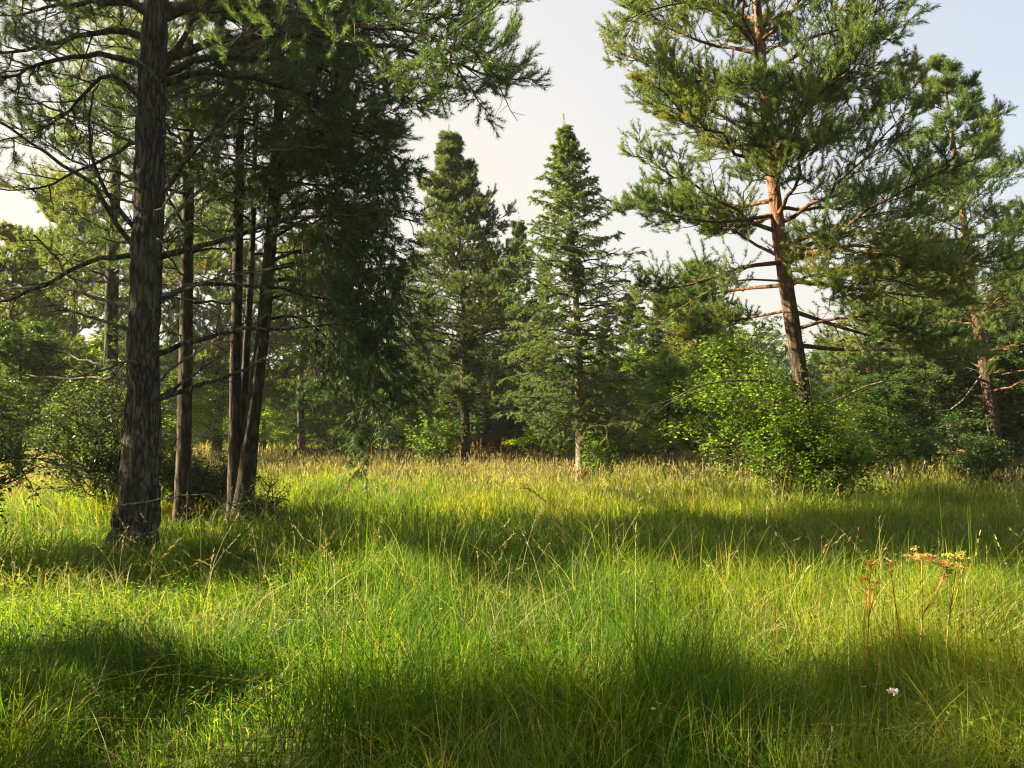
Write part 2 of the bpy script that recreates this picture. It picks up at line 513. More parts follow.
# ------------------------------------------------------------------ trees
def trunk_mesh(path, rad, sides, rough=0.0, seed=0, flare=0.0):
    n = len(path)
    rad = np.asarray(rad, float)
    ro = None
    seglen = np.concatenate([[0], np.cumsum(np.linalg.norm(np.diff(path, axis=0), axis=1))])
    ro = np.ones((1, n, sides))
    a = np.arange(sides)
    if rough > 0:
        # furrowed plates: narrow dark cracks run up the trunk
        A, Z = np.meshgrid(a / sides * 18, seglen, indexing='xy')
        wob = vnoise(A * 0.7, Z * 2.0, seed + 5) * 1.5
        f1 = np.abs(vnoise(A + wob, Z * 3.6, seed) - 0.5) * 2
        # make it wrap: blend across the seam
        k = np.minimum(a, sides - a) / (sides * 0.12)
        k = np.clip(k, 0, 1)[None, :]
        f1 = f1 * k + 0.5 * (1 - k)
        ro[0] += rough * (np.clip(f1 * 1.8, 0, 1) - 0.6)
        ro[0] += 0.05 * (np.sin(a / sides * 2 * np.pi * 2 + seed)[None, :] * np.cos(seglen * 1.3)[:, None])
    if flare > 0:
        root = 1 + 0.35 * np.sin(a / sides * 2 * np.pi * 5 + seed)
        ro[0] += flare * np.exp(-seglen / 0.34)[:, None] * root[None, :]
    v, t = tubes(path[None], rad[None], sides, ro)
    return v, t


def branch_paths(rng, trunk, specs, m=10):
    """specs: list of (t on trunk 0..1, azimuth deg, length, start elevation deg, curl) -> (N,m,3)"""
    out = []
    n = len(trunk)
    for (t, az, L, el, curl) in specs:
        i = min(int(t * (n - 1)), n - 2); f = t * (n - 1) - i
        p = trunk[i] * (1 - f) + trunk[i + 1] * f
        d = np.array([math.cos(R(az)) * math.cos(R(el)), math.sin(R(az)) * math.cos(R(el)), math.sin(R(el))])
        s = np.linspace(0, 1, m)[:, None]
        side = np.array([-d[1], d[0], 0])
        q = p + d * L * s + np.array([0, 0, 1.0]) * (curl * L * s ** 2)
        q = q + side * (L * 0.10 * rng.normal() * np.sin(s * 3.0)) \
            + rng.normal(0, 0.018 * L, (m, 3)) * np.sin(s * np.pi * 0.9 + 0.1)
        q[0] = p
        out.append(q)
    return np.array(out)


def pine_foliage(mb, br, rng, wood=1, k2=9, k3=5, K=34, L=0.075, wd=0.006, lo=0.35, ang=50, r2=0.34, r3=0.42,
                 up2=0.12, up3=0.3, sag=0.0, keep=0.92, tint=(0.0, 1.0), roll=0.45, shoot=0.16, spread=0.85, twigs=True, ml=0.18):
    l2, p2 = spawn(br, k2, lo, 1.0, ang, r2, rng, m=5, up=up2, roll=roll, keep=keep, taper=0.55, sag=sag, minlen=ml)
    l3, p3 = spawn(l2, k3, 0.25, 1.0, 48, r3, rng, m=3, up=up3, roll=0.9, keep=0.95, taper=0.35, sag=sag, minlen=ml * 0.55)
    if twigs:
        v, t = tubes(l2, np.linspace(0.011, 0.004, 5)[None].repeat(len(l2), 0), 4)
        mb.add(v, t, 0.5, wood, True)
        v, t = tubes(l3, np.linspace(0.0045, 0.0025, 3)[None].repeat(len(l3), 0), 3)
        mb.add(v, t, 0.5, wood, True)
    base = rng.random(len(br))
    lo_t, hi_t = tint
    ct2 = np.clip(base[p2] * 0.5 + rng.random(len(l2)) * 0.5, 0, 1)
    S2, D2 = ends(l2); S3, D3 = ends(l3)
    Sb, Db = ends(br)
    S = np.concatenate([S2, S3, l3[:, 1], Sb]); D = np.concatenate([D2, D3, unit(l3[:, 2] - l3[:, 1]), Db])
    tn = np.concatenate([ct2, ct2[p3], ct2[p3], base])
    D = unit(D + np.array([0, 0, 0.35 if sag == 0 else -0.1]) + rng.normal(0, 0.18, D.shape))
    tn = lo_t + (hi_t - lo_t) * np.clip(tn + rng.normal(0, 0.15, len(tn)), 0, 1)
    ln = shoot * (0.7 + 0.6 * rng.random(len(S)))
    v, t, a = needles(S - D * ln[:, None] * 0.35, D, ln, K, L, wd, rng, spread=spread, tint=tn)
    mb.add(v, t, a, 0)
    return l2


def spruce_foliage(mb, br, rng, wood=1, k2=11, K=26, L=0.045, wd=0.014, lo=0.12, tint=(0, 1), r2=0.34, keep=0.95, k3=3, sag=0.22):
    l2, p2 = spawn(br, k2, lo, 1.0, 55, r2, rng, m=4, up=0.0, roll=0.3, keep=keep, taper=0.6, sag=sag, minlen=0.14)
    l3, p3 = spawn(l2, k3, 0.2, 0.9, 50, 0.5, rng, m=3, up=0.0, roll=0.5, keep=0.9, taper=0.4, sag=sag, minlen=0.09)
    v, t = tubes(l2, np.linspace(0.008, 0.003, 4)[None].repeat(len(l2), 0), 3)
    mb.add(v, t, 0.5, wood, True)
    base = rng.random(len(br))
    for arr, par in ((l2, base[p2]), (l3, base[p2][p3]), (br[:, -4:], base)):
        S = arr[:, 0]; d = arr[:, -1] - arr[:, 0]
        ln = np.linalg.norm(d, axis=1); D = unit(d)
        tn = tint[0] + (tint[1] - tint[0]) * np.clip(par * 0.55 + rng.random(len(S)) * 0.45, 0, 1)
        v, t, a = needles(S, D, ln, K, L, wd, rng, spread=0.8, tint=tn)
        mb.add(v, t, a, 0)


def leafy_foliage(mb, br, rng, wood=1, k2=7, k3=5, k4=5, size=0.055, lo=0.25, tint=(0, 1), r2=0.42, r3=0.45, roll=0.9, up=0.15,
                  leaves=9, keep=0.9, spreadpos=0.05):
    l2, p2 = spawn(br, k2, lo, 1.0, 45, r2, rng, m=5, up=up, roll=roll, keep=keep, taper=0.5, minlen=0.2)
    l3, p3 = spawn(l2, k3, 0.2, 1.0, 45, r3, rng, m=4, up=0.05, roll=roll, keep=keep, taper=0.4, minlen=0.12)
    v, t = tubes(l2, np.linspace(0.010, 0.004, 5)[None].repeat(len(l2), 0), 4); mb.add(v, t, 0.5, wood, True)
    v, t = tubes(l3, np.linspace(0.004, 0.002, 4)[None].repeat(len(l3), 0), 3); mb.add(v, t, 0.5, wood, True)
    tt = rng.random((len(l3), leaves)) * 0.9 + 0.1
    pos, tan = along(l3, tt)
    pos = pos + rng.normal(0, spreadpos, pos.shape)
    base = rng.random(len(br))
    tn = tint[0] + (tint[1] - tint[0]) * np.clip((base[p2][p3])[:, None] * 0.4 + rng.random(pos.shape[:2]) * 0.6, 0, 1)
    sz = size * (0.6 + 0.7 * rng.random(pos.shape[:2]))
    v, t, a = leaf_quads(pos.reshape(-1, 3), sz.ravel(), rng, tint=tn.ravel())
    mb.add(v, t, a, 0)


def bare_twigs(mb, br, rng, mat=0, k2=5, r2=0.28, lo=0.3, k3=3):
    l2, _ = spawn(br, k2, lo, 1.0, 48, r2, rng, m=5, up=0.05, roll=0.9, keep=0.8, taper=0.4, minlen=0.15)
    l3, _ = spawn(l2, k3, 0.3, 1.0, 45, 0.4, rng, m=3, up=0.05, roll=1.0, keep=0.8, minlen=0.08)
    v, t = tubes(l2, np.linspace(0.007, 0.003, 5)[None].repeat(len(l2), 0), 4); mb.add(v, t, 0.5, mat, True)
    v, t = tubes(l3, np.linspace(0.003, 0.0018, 3)[None].repeat(len(l3), 0), 3); mb.add(v, t, 0.5, mat, True)


def rad_lin(n, r0, r1, p=1.0):
    return r0 + (r1 - r0) * np.linspace(0, 1, n) ** p


def add_branches(root, br, r0, mat, rng, sides=7, r_end=0.006, name='branch'):
    """every first-order limb a mesh of its own under the tree"""
    r0 = np.broadcast_to(r0, (len(br),))
    for i, b in enumerate(br):
        v, t = tubes(b[None], rad_lin(len(b), r0[i], r_end, 0.8)[None], sides)
        MB().add(v, t, 0.5, 0, True).build(name, mat, root)


def on_ground(x, y):
    return np.array([x, y, float(gz(x, y)) - 0.03])


def base_at(px, d):
    return on_ground((px - 512) / FPX * d, d)


# ---- A: the big grey pine at the left
def big_left_pine():
    rng = np.random.default_rng(101)
    d = 9.0
    b = base_at(135, d)
    top = np.array([b[0] + 0.38, d + 0.1, 14.5])
    pts = [b, P(141, 470, d), P(144, 330, d), P(149, 180, d), P(157, 0, d), [b[0] + 0.42, d + 0.05, 10.5], top]
    path = smooth_path(pts, 150)
    root = empty('pine_tree', b, 'big old pine with furrowed grey trunk and bare lower limbs, nearest tree on the left', 'tree')
    zz = path[:, 2]
    rad = np.interp(zz, [-0.1, 0.3, 1.2, 2.5, 4.5, 6.7, 10, 14.5], [0.245, 0.222, 0.192, 0.174, 0.155, 0.127, 0.085, 0.02])
    v, t = trunk_mesh(path, rad, 96, rough=0.19, seed=4, flare=0.34)
    MB().add(v, t, 0.5, 0, True).build('trunk', M['bark_grey'], root)
    # limbs followed from the photograph, each with its own depth
    L = []
    def limb(px, dd, r0, leaf=0.0):
        k = len(px)
        pts = [P(x, y, d + dd * i / (k - 1)) for i, (x, y) in enumerate(px)]
        q = smooth_path(pts, 14)
        ln = np.linalg.norm(q[-1] - q[0])
        q[2:] += rng.normal(0, 0.006 * ln, (12, 3))
        L.append((q, r0, leaf))
    limb([(158, 354), (200, 340), (240, 331), (300, 328), (374, 320)], -0.6, 0.036)
    limb([(159, 399), (185, 381), (213, 361)], 0.5, 0.03)
    limb([(160, 398), (200, 385), (235, 374), (262, 362)], 0.3, 0.034)
    limb([(158, 303), (180, 290), (220, 284), (280, 290), (335, 302), (400, 314)], 1.3, 0.036)
    limb([(157, 258), (195, 246), (240, 233), (310, 215), (360, 215), (420, 222)], -0.4, 0.042)
    limb([(154, 207), (172, 180), (196, 152), (216, 128), (232, 103)], -0.9, 0.034)
    limb([(158, 242), (176, 212), (205, 186), (232, 168), (250, 142), (258, 118)], 0.8, 0.028)
    limb([(140, 236), (118, 206), (100, 180), (90, 140), (91, 110), (98, 84)], -0.7, 0.032)
    limb([(138, 252), (110, 215), (92, 183), (50, 155), (0, 124), (-60, 90)], -1.0, 0.034)
    limb([(140, 255), (105, 258), (70, 270), (35, 290), (0, 300), (-50, 304)], -0.8, 0.034)
    limb([(138, 310), (100, 300), (60, 285), (20, 288), (-30, 295)], 0.6, 0.026)
    limb([(141, 333), (100, 320), (70, 310), (45, 300)], -0.5, 0.022)
    limb([(140, 400), (118, 372), (90, 362), (55, 350)], 0.8, 0.024)
    limb([(138, 380), (100, 377), (50, 378), (10, 374)], 1.0, 0.022)
    limb([(150, 39), (120, 31), (90, 33), (45, 44), (0, 53), (-70, 58)], -0.3, 0.05, 0.6)
    limb([(146, 66), (105, 55), (70, 57), (30, 68), (0, 78), (-60, 96)], -0.6, 0.042, 0.5)
    limb([(155, 90), (172, 55), (190, 28), (216, -4), (240, -50)], -0.8, 0.05, 0.3)
    limb([(150, 110), (110, 75), (75, 105), (50, 125), (10, 140)], 0.6, 0.03, 0.6)
    limb([(155, 140), (115, 150), (70, 175), (30, 190), (-20, 192)], 0.9, 0.026, 0.4)
    # long leafy boughs of the upper crown, right
    limb([(160, 60), (230, 40), (300, 33), (390, 48), (450, 62), (505, 78)], -1.2, 0.055, 1.0)
    limb([(160, 20), (240, -10), (330, -5), (410, 8), (475, 28)], 0.8, 0.055, 1.0)
    limb([(158, 85), (215, 72), (290, 90), (350, 110), (390, 140)], 1.2, 0.05, 1.0)
    limb([(160, -10), (230, -60), (320, -60), (400, -30), (470, 0)], -0.4, 0.055, 1.0)
    limb([(160, 5), (250, 10), (330, 20), (420, 35), (480, 60)], -2.2, 0.05, 1.0)
    limb([(158, 75), (220, 60), (290, 60), (360, 85), (430, 105)], 2.0, 0.05, 1.0)
    limb([(158, -30), (80, -60), (0, -40), (-80, -10)], -0.5, 0.05, 1.0)
    limb([(156, 10), (90, 0), (40, 10), (-40, 20)], 1.2, 0.045, 1.0)
    limb([(156, 20), (110, -10), (60, -15), (0, 0)], -1.6, 0.045, 0.9)
    # many short crooked dead limbs round the lower trunk
    for i in range(22):
        z = 1.9 + 3.9 * (i + rng.random()) / 22
        k = np.argmin(np.abs(zz - z))
        az = rng.uniform(0, 2 * math.pi); ln = rng.uniform(0.5, 2.3)
        e = np.array([math.cos(az), 0.7 * math.sin(az), rng.uniform(-0.12, 0.55)]) * ln
        mid = path[k] + e * 0.5 + rng.normal(0, 0.09 * ln, 3)
        q = smooth_path([path[k], mid, path[k] + e + rng.normal(0, 0.08 * ln, 3)], 14)
        q[2:] += rng.normal(0, 0.012 * ln, (12, 3))
        L.append((q, rng.uniform(0.010, 0.02), 0.0))
    for q, r0, lf in L:
        v, t = tubes(q[None], rad_lin(14, r0, 0.007 if lf else 0.009, 0.85)[None], 8)
        MB().add(v, t, 0.5, 0, True).build('branch', M['bark_dark'] if lf else M['dead_wood'] if r0 < 0.03 else M['bark_grey'], root)
    specs = []
    for i in range(44):
        z = 6.2 + 7.6 * (i / 43.0)
        t = np.argmin(np.abs(zz - z)) / (len(path) - 1)
        specs.append((t, i * 137.5 + rng.normal(0, 15), 3.4 * (1 - ((z - 6.2) / 8.4)) ** 0.7 + 0.5, rng.uniform(5, 30), rng.uniform(0.0, 0.2)))
    hi = branch_paths(rng, path, specs, m=14)
    add_branches(root, hi, 0.04, M['bark_dark'], rng)
    mb = MB()
    leafy = np.array([q for q, _, lf in L if lf >= 0.5])
    isl = np.array([q[-1, 0] < q[0, 0] for q in leafy])
    pine_foliage(mb, leafy[isl], rng, k2=13, k3=5, K=44, L=0.075, wd=0.006, lo=0.3, r2=0.24, up2=0.05, tint=(0.0, 0.5), roll=0.9, shoot=0.18)
    pine_foliage(mb, leafy[~isl], rng, k2=26, k3=7, K=80, L=0.065, wd=0.0056, lo=0.28, r2=0.24, up2=0.05, tint=(0.0, 0.35), roll=0.9, shoot=0.2, spread=0.75)
    pine_foliage(mb, hi, rng, k2=10, k3=5, K=34, L=0.08, wd=0.010, lo=0.35, tint=(0.1, 0.8))
    some = np.array([q for q, _, lf in L if 0 < lf < 1])
    pine_foliage(mb, some, rng, k2=7, k3=4, K=36, lo=0.5, wd=0.005, r2=0.2, tint=(0.2, 0.9))
    bare_twigs(mb, np.array([q for q, _, lf in L if lf == 0]), rng, mat=1, k2=7, r2=0.3, k3=4)
    bare_twigs(mb, leafy, rng, mat=1, k2=6, r2=0.2, lo=0.15)
    mb.build('crown', [M['needle'], M['twig']], root)


def side_pine(name, label, pts, radii, specs, extra=(), seed=1, bark='bark_dark', needle='needle_dark', leafkw=None, bare=None,
              sides=18, group=None, lim_r=0.03, fol_k=None):
    """a pine whose trunk follows pts; specs are limbs, extra are explicit limb paths"""
    rng = np.random.default_rng(seed)
    path = smooth_path(pts, 70)
    b = np.array(pts[0], float)
    root = empty(name, b, label, 'tree', group)
    rad = np.interp(path[:, 2], [z for z, _ in radii], [r for _, r in radii])
    v, t = trunk_mesh(path, rad, sides, rough=0.07, seed=seed, flare=0.25)
    MB().add(v, t, 0.5, 0, True).build('trunk', M[bark], root)
    zz = path[:, 2]
    sp = []
    for (z, az, L, el, curl) in specs:
        sp.append((np.argmin(np.abs(zz - z)) / (len(path) - 1), az, L, el, curl))
    br = branch_paths(rng, path, sp, m=10)
    if len(extra):
        br = np.concatenate([br, np.array([smooth_path(e, 10) for e in extra])])
    ln = np.linalg.norm(br[:, -1] - br[:, 0], axis=1)
    add_branches(root, br, np.clip(lim_r * ln / 2.2, 0.012, lim_r * 1.4), M['twig_orange'] if bark == 'bark_pine' else M['bark_dark'], rng)
    mb = MB()
    kw = dict(k2=11, k3=6, K=40, L=0.08, wd=0.009, lo=0.3, shoot=0.2)
    kw.update(leafkw or {})
    pine_foliage(mb, br, rng, **kw)
    if bare is not None and len(bare):
        bb = np.array([smooth_path(e, 10) for e in bare])
        add_branches(root, bb, 0.022, M['dead_wood'], rng)
        bare_twigs(mb, bb, rng, mat=1, k2=6)
    mb.build('crown', [M[needle], M['twig']], root)
    return root


def whorl_specs(rng, z0, z1, n, Lf, el=(5, 30), curl=(0.0, 0.2), azf=None):
    out = []
    for i in range(n):
        z = z0 + (z1 - z0) * ((i + rng.random() * 0.8) / n)
        az = i * 137.5 + rng.normal(0, 18) if azf is None else azf(i)
        out.append((z, az, Lf(z, az) * rng.uniform(0.75, 1.2), rng.uniform(*el), rng.uniform(*curl)))
    return out


big_left_pine()

# ---- B: the clump of slimmer pines behind it
def left_clump():
    rng = np.random.default_rng(7)
    d = 11.6
    # tree at px 185
    b = base_at(184, d)
    side_pine('pine_tree', 'slim dark pine trunk just right of the big grey pine', [b, P(185, 400, d), P(188, 200, d), P(190, 0, d), [b[0] + 0.2, d, 11.5]],
              [(0, 0.12), (1, 0.105), (4, 0.085), (7, 0.07), (11.5, 0.02)],
              whorl_specs(rng, 3.2, 11.3, 36, lambda z, az: 1.9 * (1 - ((z - 3.2) / 9.4)) ** 0.6 + 0.2 if z > 4.6 else 1.5, el=(-5, 25)), seed=21,
              leafkw=dict(k2=8, k3=5, K=36, wd=0.007, tint=(0.0, 0.7)))
    # tree at px 113, further back
    d2 = 16.5
    b = base_at(108, d2)
    side_pine('pine_tree', 'straight pine rising from the leafy bush, left of the big grey pine', [b, P(110, 400, d2), P(113, 250, d2), P(119, 80, d2), P(124, -80, d2), [b[0] + 0.35, d2, 13.0]],
              [(0, 0.18), (1, 0.155), (4, 0.13), (7, 0.1), (13, 0.02)],
              whorl_specs(rng, 4.0, 11.8, 40, lambda z, az: 1.7 * (1 - ((z - 4.0) / 9.4)) ** 0.5 + 0.3, el=(-5, 20)), seed=22, needle='needle',
              leafkw=dict(k2=9, k3=5, K=40, wd=0.010, tint=(0.2, 0.95)))
    # the three stems that share one foot
    d3 = 11.4
    b = base_at(243, d3)
    side_pine('pine_tree', 'leaning right stem of the pine trio, with dark drooping boughs', [b, P(250, 440, d3), P(262, 340, d3), P(270, 250, d3), P(277, 150, d3), P(284, 0, d3), [b[0] + 0.8, d3, 11.0]],
              [(0, 0.165), (0.6, 0.13), (2, 0.105), (4, 0.085), (7, 0.06), (11, 0.02)],
              whorl_specs(rng, 4.4, 10.8, 40, lambda z, az: 1.8 * (1 - ((z - 4.0) / 8.0)) ** 0.6 + 0.2, el=(0, 25)),
              extra=[[P(268, 262, d3), P(310, 250, d3 - .2), P(355, 275, d3 - .5), P(378, 330, d3 - .7)],
                     [P(270, 240, d3), P(320, 215, d3 + .3), P(370, 240, d3 + .5), P(395, 290, d3 + .6)],
                     [P(266, 300, d3), P(305, 290, d3 + .3), P(345, 310, d3 + .5), P(372, 372, d3 + .6)],
                     [P(273, 200, d3), P(320, 170, d3), P(365, 180, d3 - .2), P(400, 215, d3 - .5)],
                     [P(266, 290, d3), P(310, 300, d3 - .4), P(360, 330, d3 - .8), P(392, 400, d3 - 1)],
                     [P(270, 230, d3), P(310, 225, d3 - .8), P(352, 250, d3 - 1.3), P(366, 300, d3 - 1.5)],
                     [P(267, 280, d3), P(315, 285, d3 - .1), P(362, 345, d3 - .3), P(380, 425, d3 - .5)],
                     [P(268, 270, d3), P(330, 262, d3 + .5), P(380, 318, d3 + .8), P(402, 405, d3 + .9)],
                     [P(264, 320, d3), P(300, 318, d3 + .1), P(340, 355, d3 + .2), P(358, 428, d3 + .2)],
                     [P(272, 215, d3), P(325, 200, d3 - .3), P(372, 235, d3 - .6), P(392, 330, d3 - .8)],
                     [P(271, 225, d3), P(310, 190, d3 + .7), P(350, 205, d3 + 1.2), P(378, 265, d3 + 1.4)],
                     [P(274, 180, d3), P(310, 140, d3 - .6), P(350, 130, d3 - 1.1), P(385, 150, d3 - 1.4)]],
              seed=23, leafkw=dict(k2=17, k3=7, K=46, wd=0.010, r2=0.33, tint=(0.0, 0.4), sag=0.3, lo=0.2, roll=1.0))
    b = base_at(236, d3 + 0.05)
    side_pine('pine_tree', 'upright left stem of the pine trio sharing one foot', [b, P(235, 440, d3), P(236, 340, d3), P(239, 200, d3), P(243, 60, d3), [b[0] + 0.25, d3, 10.0]],
              [(0, 0.10), (0.6, 0.095), (2, 0.085), (4, 0.07), (7, 0.05), (10, 0.015)],
              whorl_specs(rng, 4.2, 9.9, 26, lambda z, az: 1.7 * (1 - ((z - 4.0) / 7.0)) ** 0.6 + 0.2, el=(0, 25)), seed=24,
              leafkw=dict(k2=8, k3=5, K=36, wd=0.007, tint=(0.0, 0.7)))
    b = base_at(243, d3 + 0.35)
    side_pine('pine_tree', 'thinnest stem of the pine trio, in the middle', [b, P(243, 440, d3 + .3), P(245, 380, d3 + .3), P(252, 250, d3 + .3), P(258, 100, d3 + .3), [b[0] + 0.4, d3 + .4, 8.0]],
              [(0, 0.07), (0.6, 0.06), (2, 0.055), (4, 0.045), (8, 0.012)],
              whorl_specs(rng, 4.0, 7.9, 18, lambda z, az: 1.3 * (1 - ((z - 4.0) / 6.0)) ** 0.6 + 0.2, el=(0, 25)), seed=25,
              leafkw=dict(k2=8, k3=5, K=36, wd=0.007, tint=(0.0, 0.7)))


left_clump()


# ---- F: the orange-barked pine at the right
def right_pine():
    rng = np.random.default_rng(31)
    d = 14.0
    b = base_at(812, d)
    pts = [b, P(806, 420, d), P(794, 335, d), P(781, 250, d), P(773, 180, d), P(765, 100, d), P(757, 0, d), P(752, -60, d), P(750, -120, d)]
    ztop = pts[-1][2]

    def Lf(z, az):
        a = math.cos(R(az))
        base = 2.65 * min(1, ((ztop + 0.6 - z) / 4.0)) ** 0.55
        if z < 5.2 and a > 0.2:
            base *= 1.25
        return base * (0.9 + 0.1 * abs(a))
    specs = whorl_specs(rng, 4.3, ztop - 0.1, 54, Lf, el=(0, 32), curl=(-0.05, 0.22))
    ex = [[P(786, 262, d), P(850, 245, d - .3), P(930, 258, d - .6), P(1005, 270, d - .9)],
          [P(786, 270, d), P(840, 270, d - .9), P(900, 282, d - 1.6), P(960, 300, d - 2.0)],
          [P(789, 310, d), P(750, 318, d + .5), P(715, 322, d + .9), P(690, 335, d + 1.1)],
          [P(786, 290, d), P(810, 275, d - .8), P(835, 280, d - 1.4), P(850, 295, d - 1.8)],
          [P(785, 262, d), P(740, 268, d - .4), P(690, 285, d - .8), P(640, 290, d - 1.0)],
          [P(776, 215, d), P(720, 222, d - .2), P(670, 215, d - .3), P(630, 205, d - .3)],
          [P(787, 285, d), P(735, 290, d + .8), P(690, 300, d + 1.3), P(655, 315, d + 1.6)],
          [P(793, 330, d), P(840, 318, d - .5), P(890, 325, d - 1), P(940, 340, d - 1.3)],
          [P(788, 280, d), P(850, 288, d + .9), P(915, 296, d + 1.6), P(1000, 305, d + 2.0)],
          [P(782, 255, d), P(850, 232, d + .6), P(920, 240, d + 1.2), P(1000, 250, d + 1.5)],
          [P(790, 310, d), P(850, 330, d - .2), P(905, 345, d - .5), P(955, 365, d - .7)],
          [P(785, 255, d), P(835, 250, d - 1.0), P(890, 255, d - 1.8), P(940, 268, d - 2.4)],
          [P(796, 345, d), P(850, 350, d + .8), P(910, 350, d + 1.4), P(970, 360, d + 2.0)],
          [P(774, 185, d), P(800, 120, d - .8), P(825, 60, d - 1.3), P(835, 10, d - 1.6)],
          [P(760, 50, d), P(715, 5, d - .4), P(670, 5, d - .6), P(625, 20, d - .8)]]
    ba = [[P(805, 416, d), P(840, 398, d - .2), P(885, 381, d - .4), P(965, 376, d - .5)],
          [P(800, 385, d), P(742, 380, d - .6), P(700, 386, d - .9), P(668, 401, d - 1.0), P(640, 407, d - 1.1)],
          [P(783, 281, d), P(735, 281, d - .2), P(690, 302, d - .3), P(660, 325, d - .3)]]
    side_pine('pine_tree', 'tall pine with sunlit orange upper trunk above the leafy bush, right', pts,
              [(0, 0.175), (0.8, 0.15), (2.2, 0.135), (4.2, 0.124), (6, 0.102), (8, 0.085), (9.6, 0.06), (12, 0.02)],
              specs, ex, seed=32, bark='bark_pine', needle='needle', bare=ba, sides=28, lim_r=0.036,
              leafkw=dict(k2=18, k3=7, K=66, L=0.075, wd=0.008, lo=0.24, r2=0.30, tint=(0.0, 0.92), roll=0.32, shoot=0.2))


right_pine()


def far_right_pine():
    rng = np.random.default_rng(41)
    d = 19.0
    b = base_at(997, d)
    pts = [b, P(994, 430, d), P(985, 370, d), P(972, 290, d), P(961, 200, d), P(950, 120, d), P(942, 62, d)]
    zt = pts[-1][2]

    def Lf(z, az):
        return 0.14 + 2.9 * ((zt - z) / zt) ** 0.75
    specs = whorl_specs(rng, 1.9, zt - 0.1, 60, Lf, el=(0, 30), curl=(0.0, 0.25))
    side_pine('pine_tree', 'leaning pine with pointed top at the far right edge', pts,
              [(0, 0.2), (0.5, 0.16), (2, 0.135), (5, 0.095), (8, 0.055), (10.5, 0.012)], specs,
              bare=[[P(984, 372, d), P(950, 410, d), P(900, 405, d - .2), P(870, 395, d - .3)]],
              seed=42, bark='bark_pine', needle='needle', sides=16, lim_r=0.028,
              leafkw=dict(ml=0.09, k2=12, k3=5, K=42, L=0.085, wd=0.010, lo=0.26, r2=0.34, tint=(0.0, 0.8), shoot=0.22))


far_right_pine()


def conifer(name, label, pts, r0, Lf, n, seed, needle='needle_spruce', bark='bark_spruce', z0=1.0, kw=None, pine=False, el=(-12, 12), curl=(-0.05, 0.15), group=None, cat='tree'):
    rng = np.random.default_rng(seed)
    path = smooth_path(pts, 60)
    zt = path[-1][2]
    b = np.array(pts[0], float)
    root = empty(name, b, label, cat, group)
    rad = r0 * np.clip((zt - path[:, 2]) / (zt - path[0, 2]), 0.05, 1) ** 0.8
    v, t = trunk_mesh(path, rad, 14, rough=0.05, seed=seed, flare=0.2)
    tm = MB().add(v, t, 0.5, 0, True)
    sp = []
    for (z, az, L, e, c) in whorl_specs(rng, z0, zt - 0.15, n, Lf, el=el, curl=curl):
        up = (z - z0) / (zt - z0)
        sp.append((np.argmin(np.abs(path[:, 2] - z)) / 59.0, az, L, e + 32 * up ** 2, c))
    br = branch_paths(rng, path, sp, m=8)
    ln = np.linalg.norm(br[:, -1] - br[:, 0], axis=1)
    rr = np.clip(0.014 * ln, 0.006, 0.03)[:, None] * np.linspace(1, 0.25, 8)[None]
    v, t = tubes(br, rr, 5)
    tm.add(v, t, 0.5, 1, True)
    tm.build('trunk', [M[bark], M['twig']], root)
    mb = MB()
    k = dict(kw or {})
    if pine:
        pine_foliage(mb, br, rng, **k)
    else:
        spruce_foliage(mb, br, rng, **k)
    lead = np.linspace(path[-1] - np.array([0, 0, 0.9]), path[-1] + np.array([0, 0, 0.12]), 8)
    v, t, a = needles(lead, np.tile([[0, 0, 1.0]], (8, 1)), np.full(8, 0.16), 30, 0.06, 0.014, rng, spread=0.9)
    mb.add(v, t, a, 0)
    mb.build('crown', [M[needle], M['twig']], root)
    return root


# ---- C and D: the two conifers in the middle
dC = 23.8
bC = base_at(466, dC)
conifer('pine_tree', 'broad dark conifer in the meadow left of the slender spruce',
        [bC, P(465, 400, dC), P(463, 300, dC), P(456, 200, dC), P(449, 134, dC)], 0.15,
        lambda z, az: 0.12 + 2.25 * min(1, max(0, 10.2 - z) / 6.0) ** 0.95 * (0.25 if math.sin(R(az)) < -0.7 and z < 3.6 else 1), 116, 51, needle='needle_dark', bark='bark_dark', z0=1.9, pine=True, el=(-10, 18),
        kw=dict(ml=0.08, k2=10, k3=6, K=38, L=0.09, wd=0.014, lo=0.15, r2=0.4, tint=(0.35, 1.0), shoot=0.16, roll=0.6))
dD = 20.9
bD = base_at(581, dD)
conifer('spruce_tree', 'slender sunlit spruce with pointed top and pale trunk in the middle of the meadow',
        [bD, P(580, 400, dD), P(577, 320, dD), P(571, 220, dD), P(564, 124, dD)], 0.15,
        lambda z, az: (0.07 + 1.76 * min(1, max(0, 9.35 - z) / 4.3) ** 0.95) * (0.3 if math.sin(R(az)) < -0.6 and z < 6.6 else 1), 185, 52, z0=1.25, el=(-12, 14),
        kw=dict(k2=13, K=44, L=0.065, wd=0.013, r2=0.34, tint=(0.0, 0.85)))


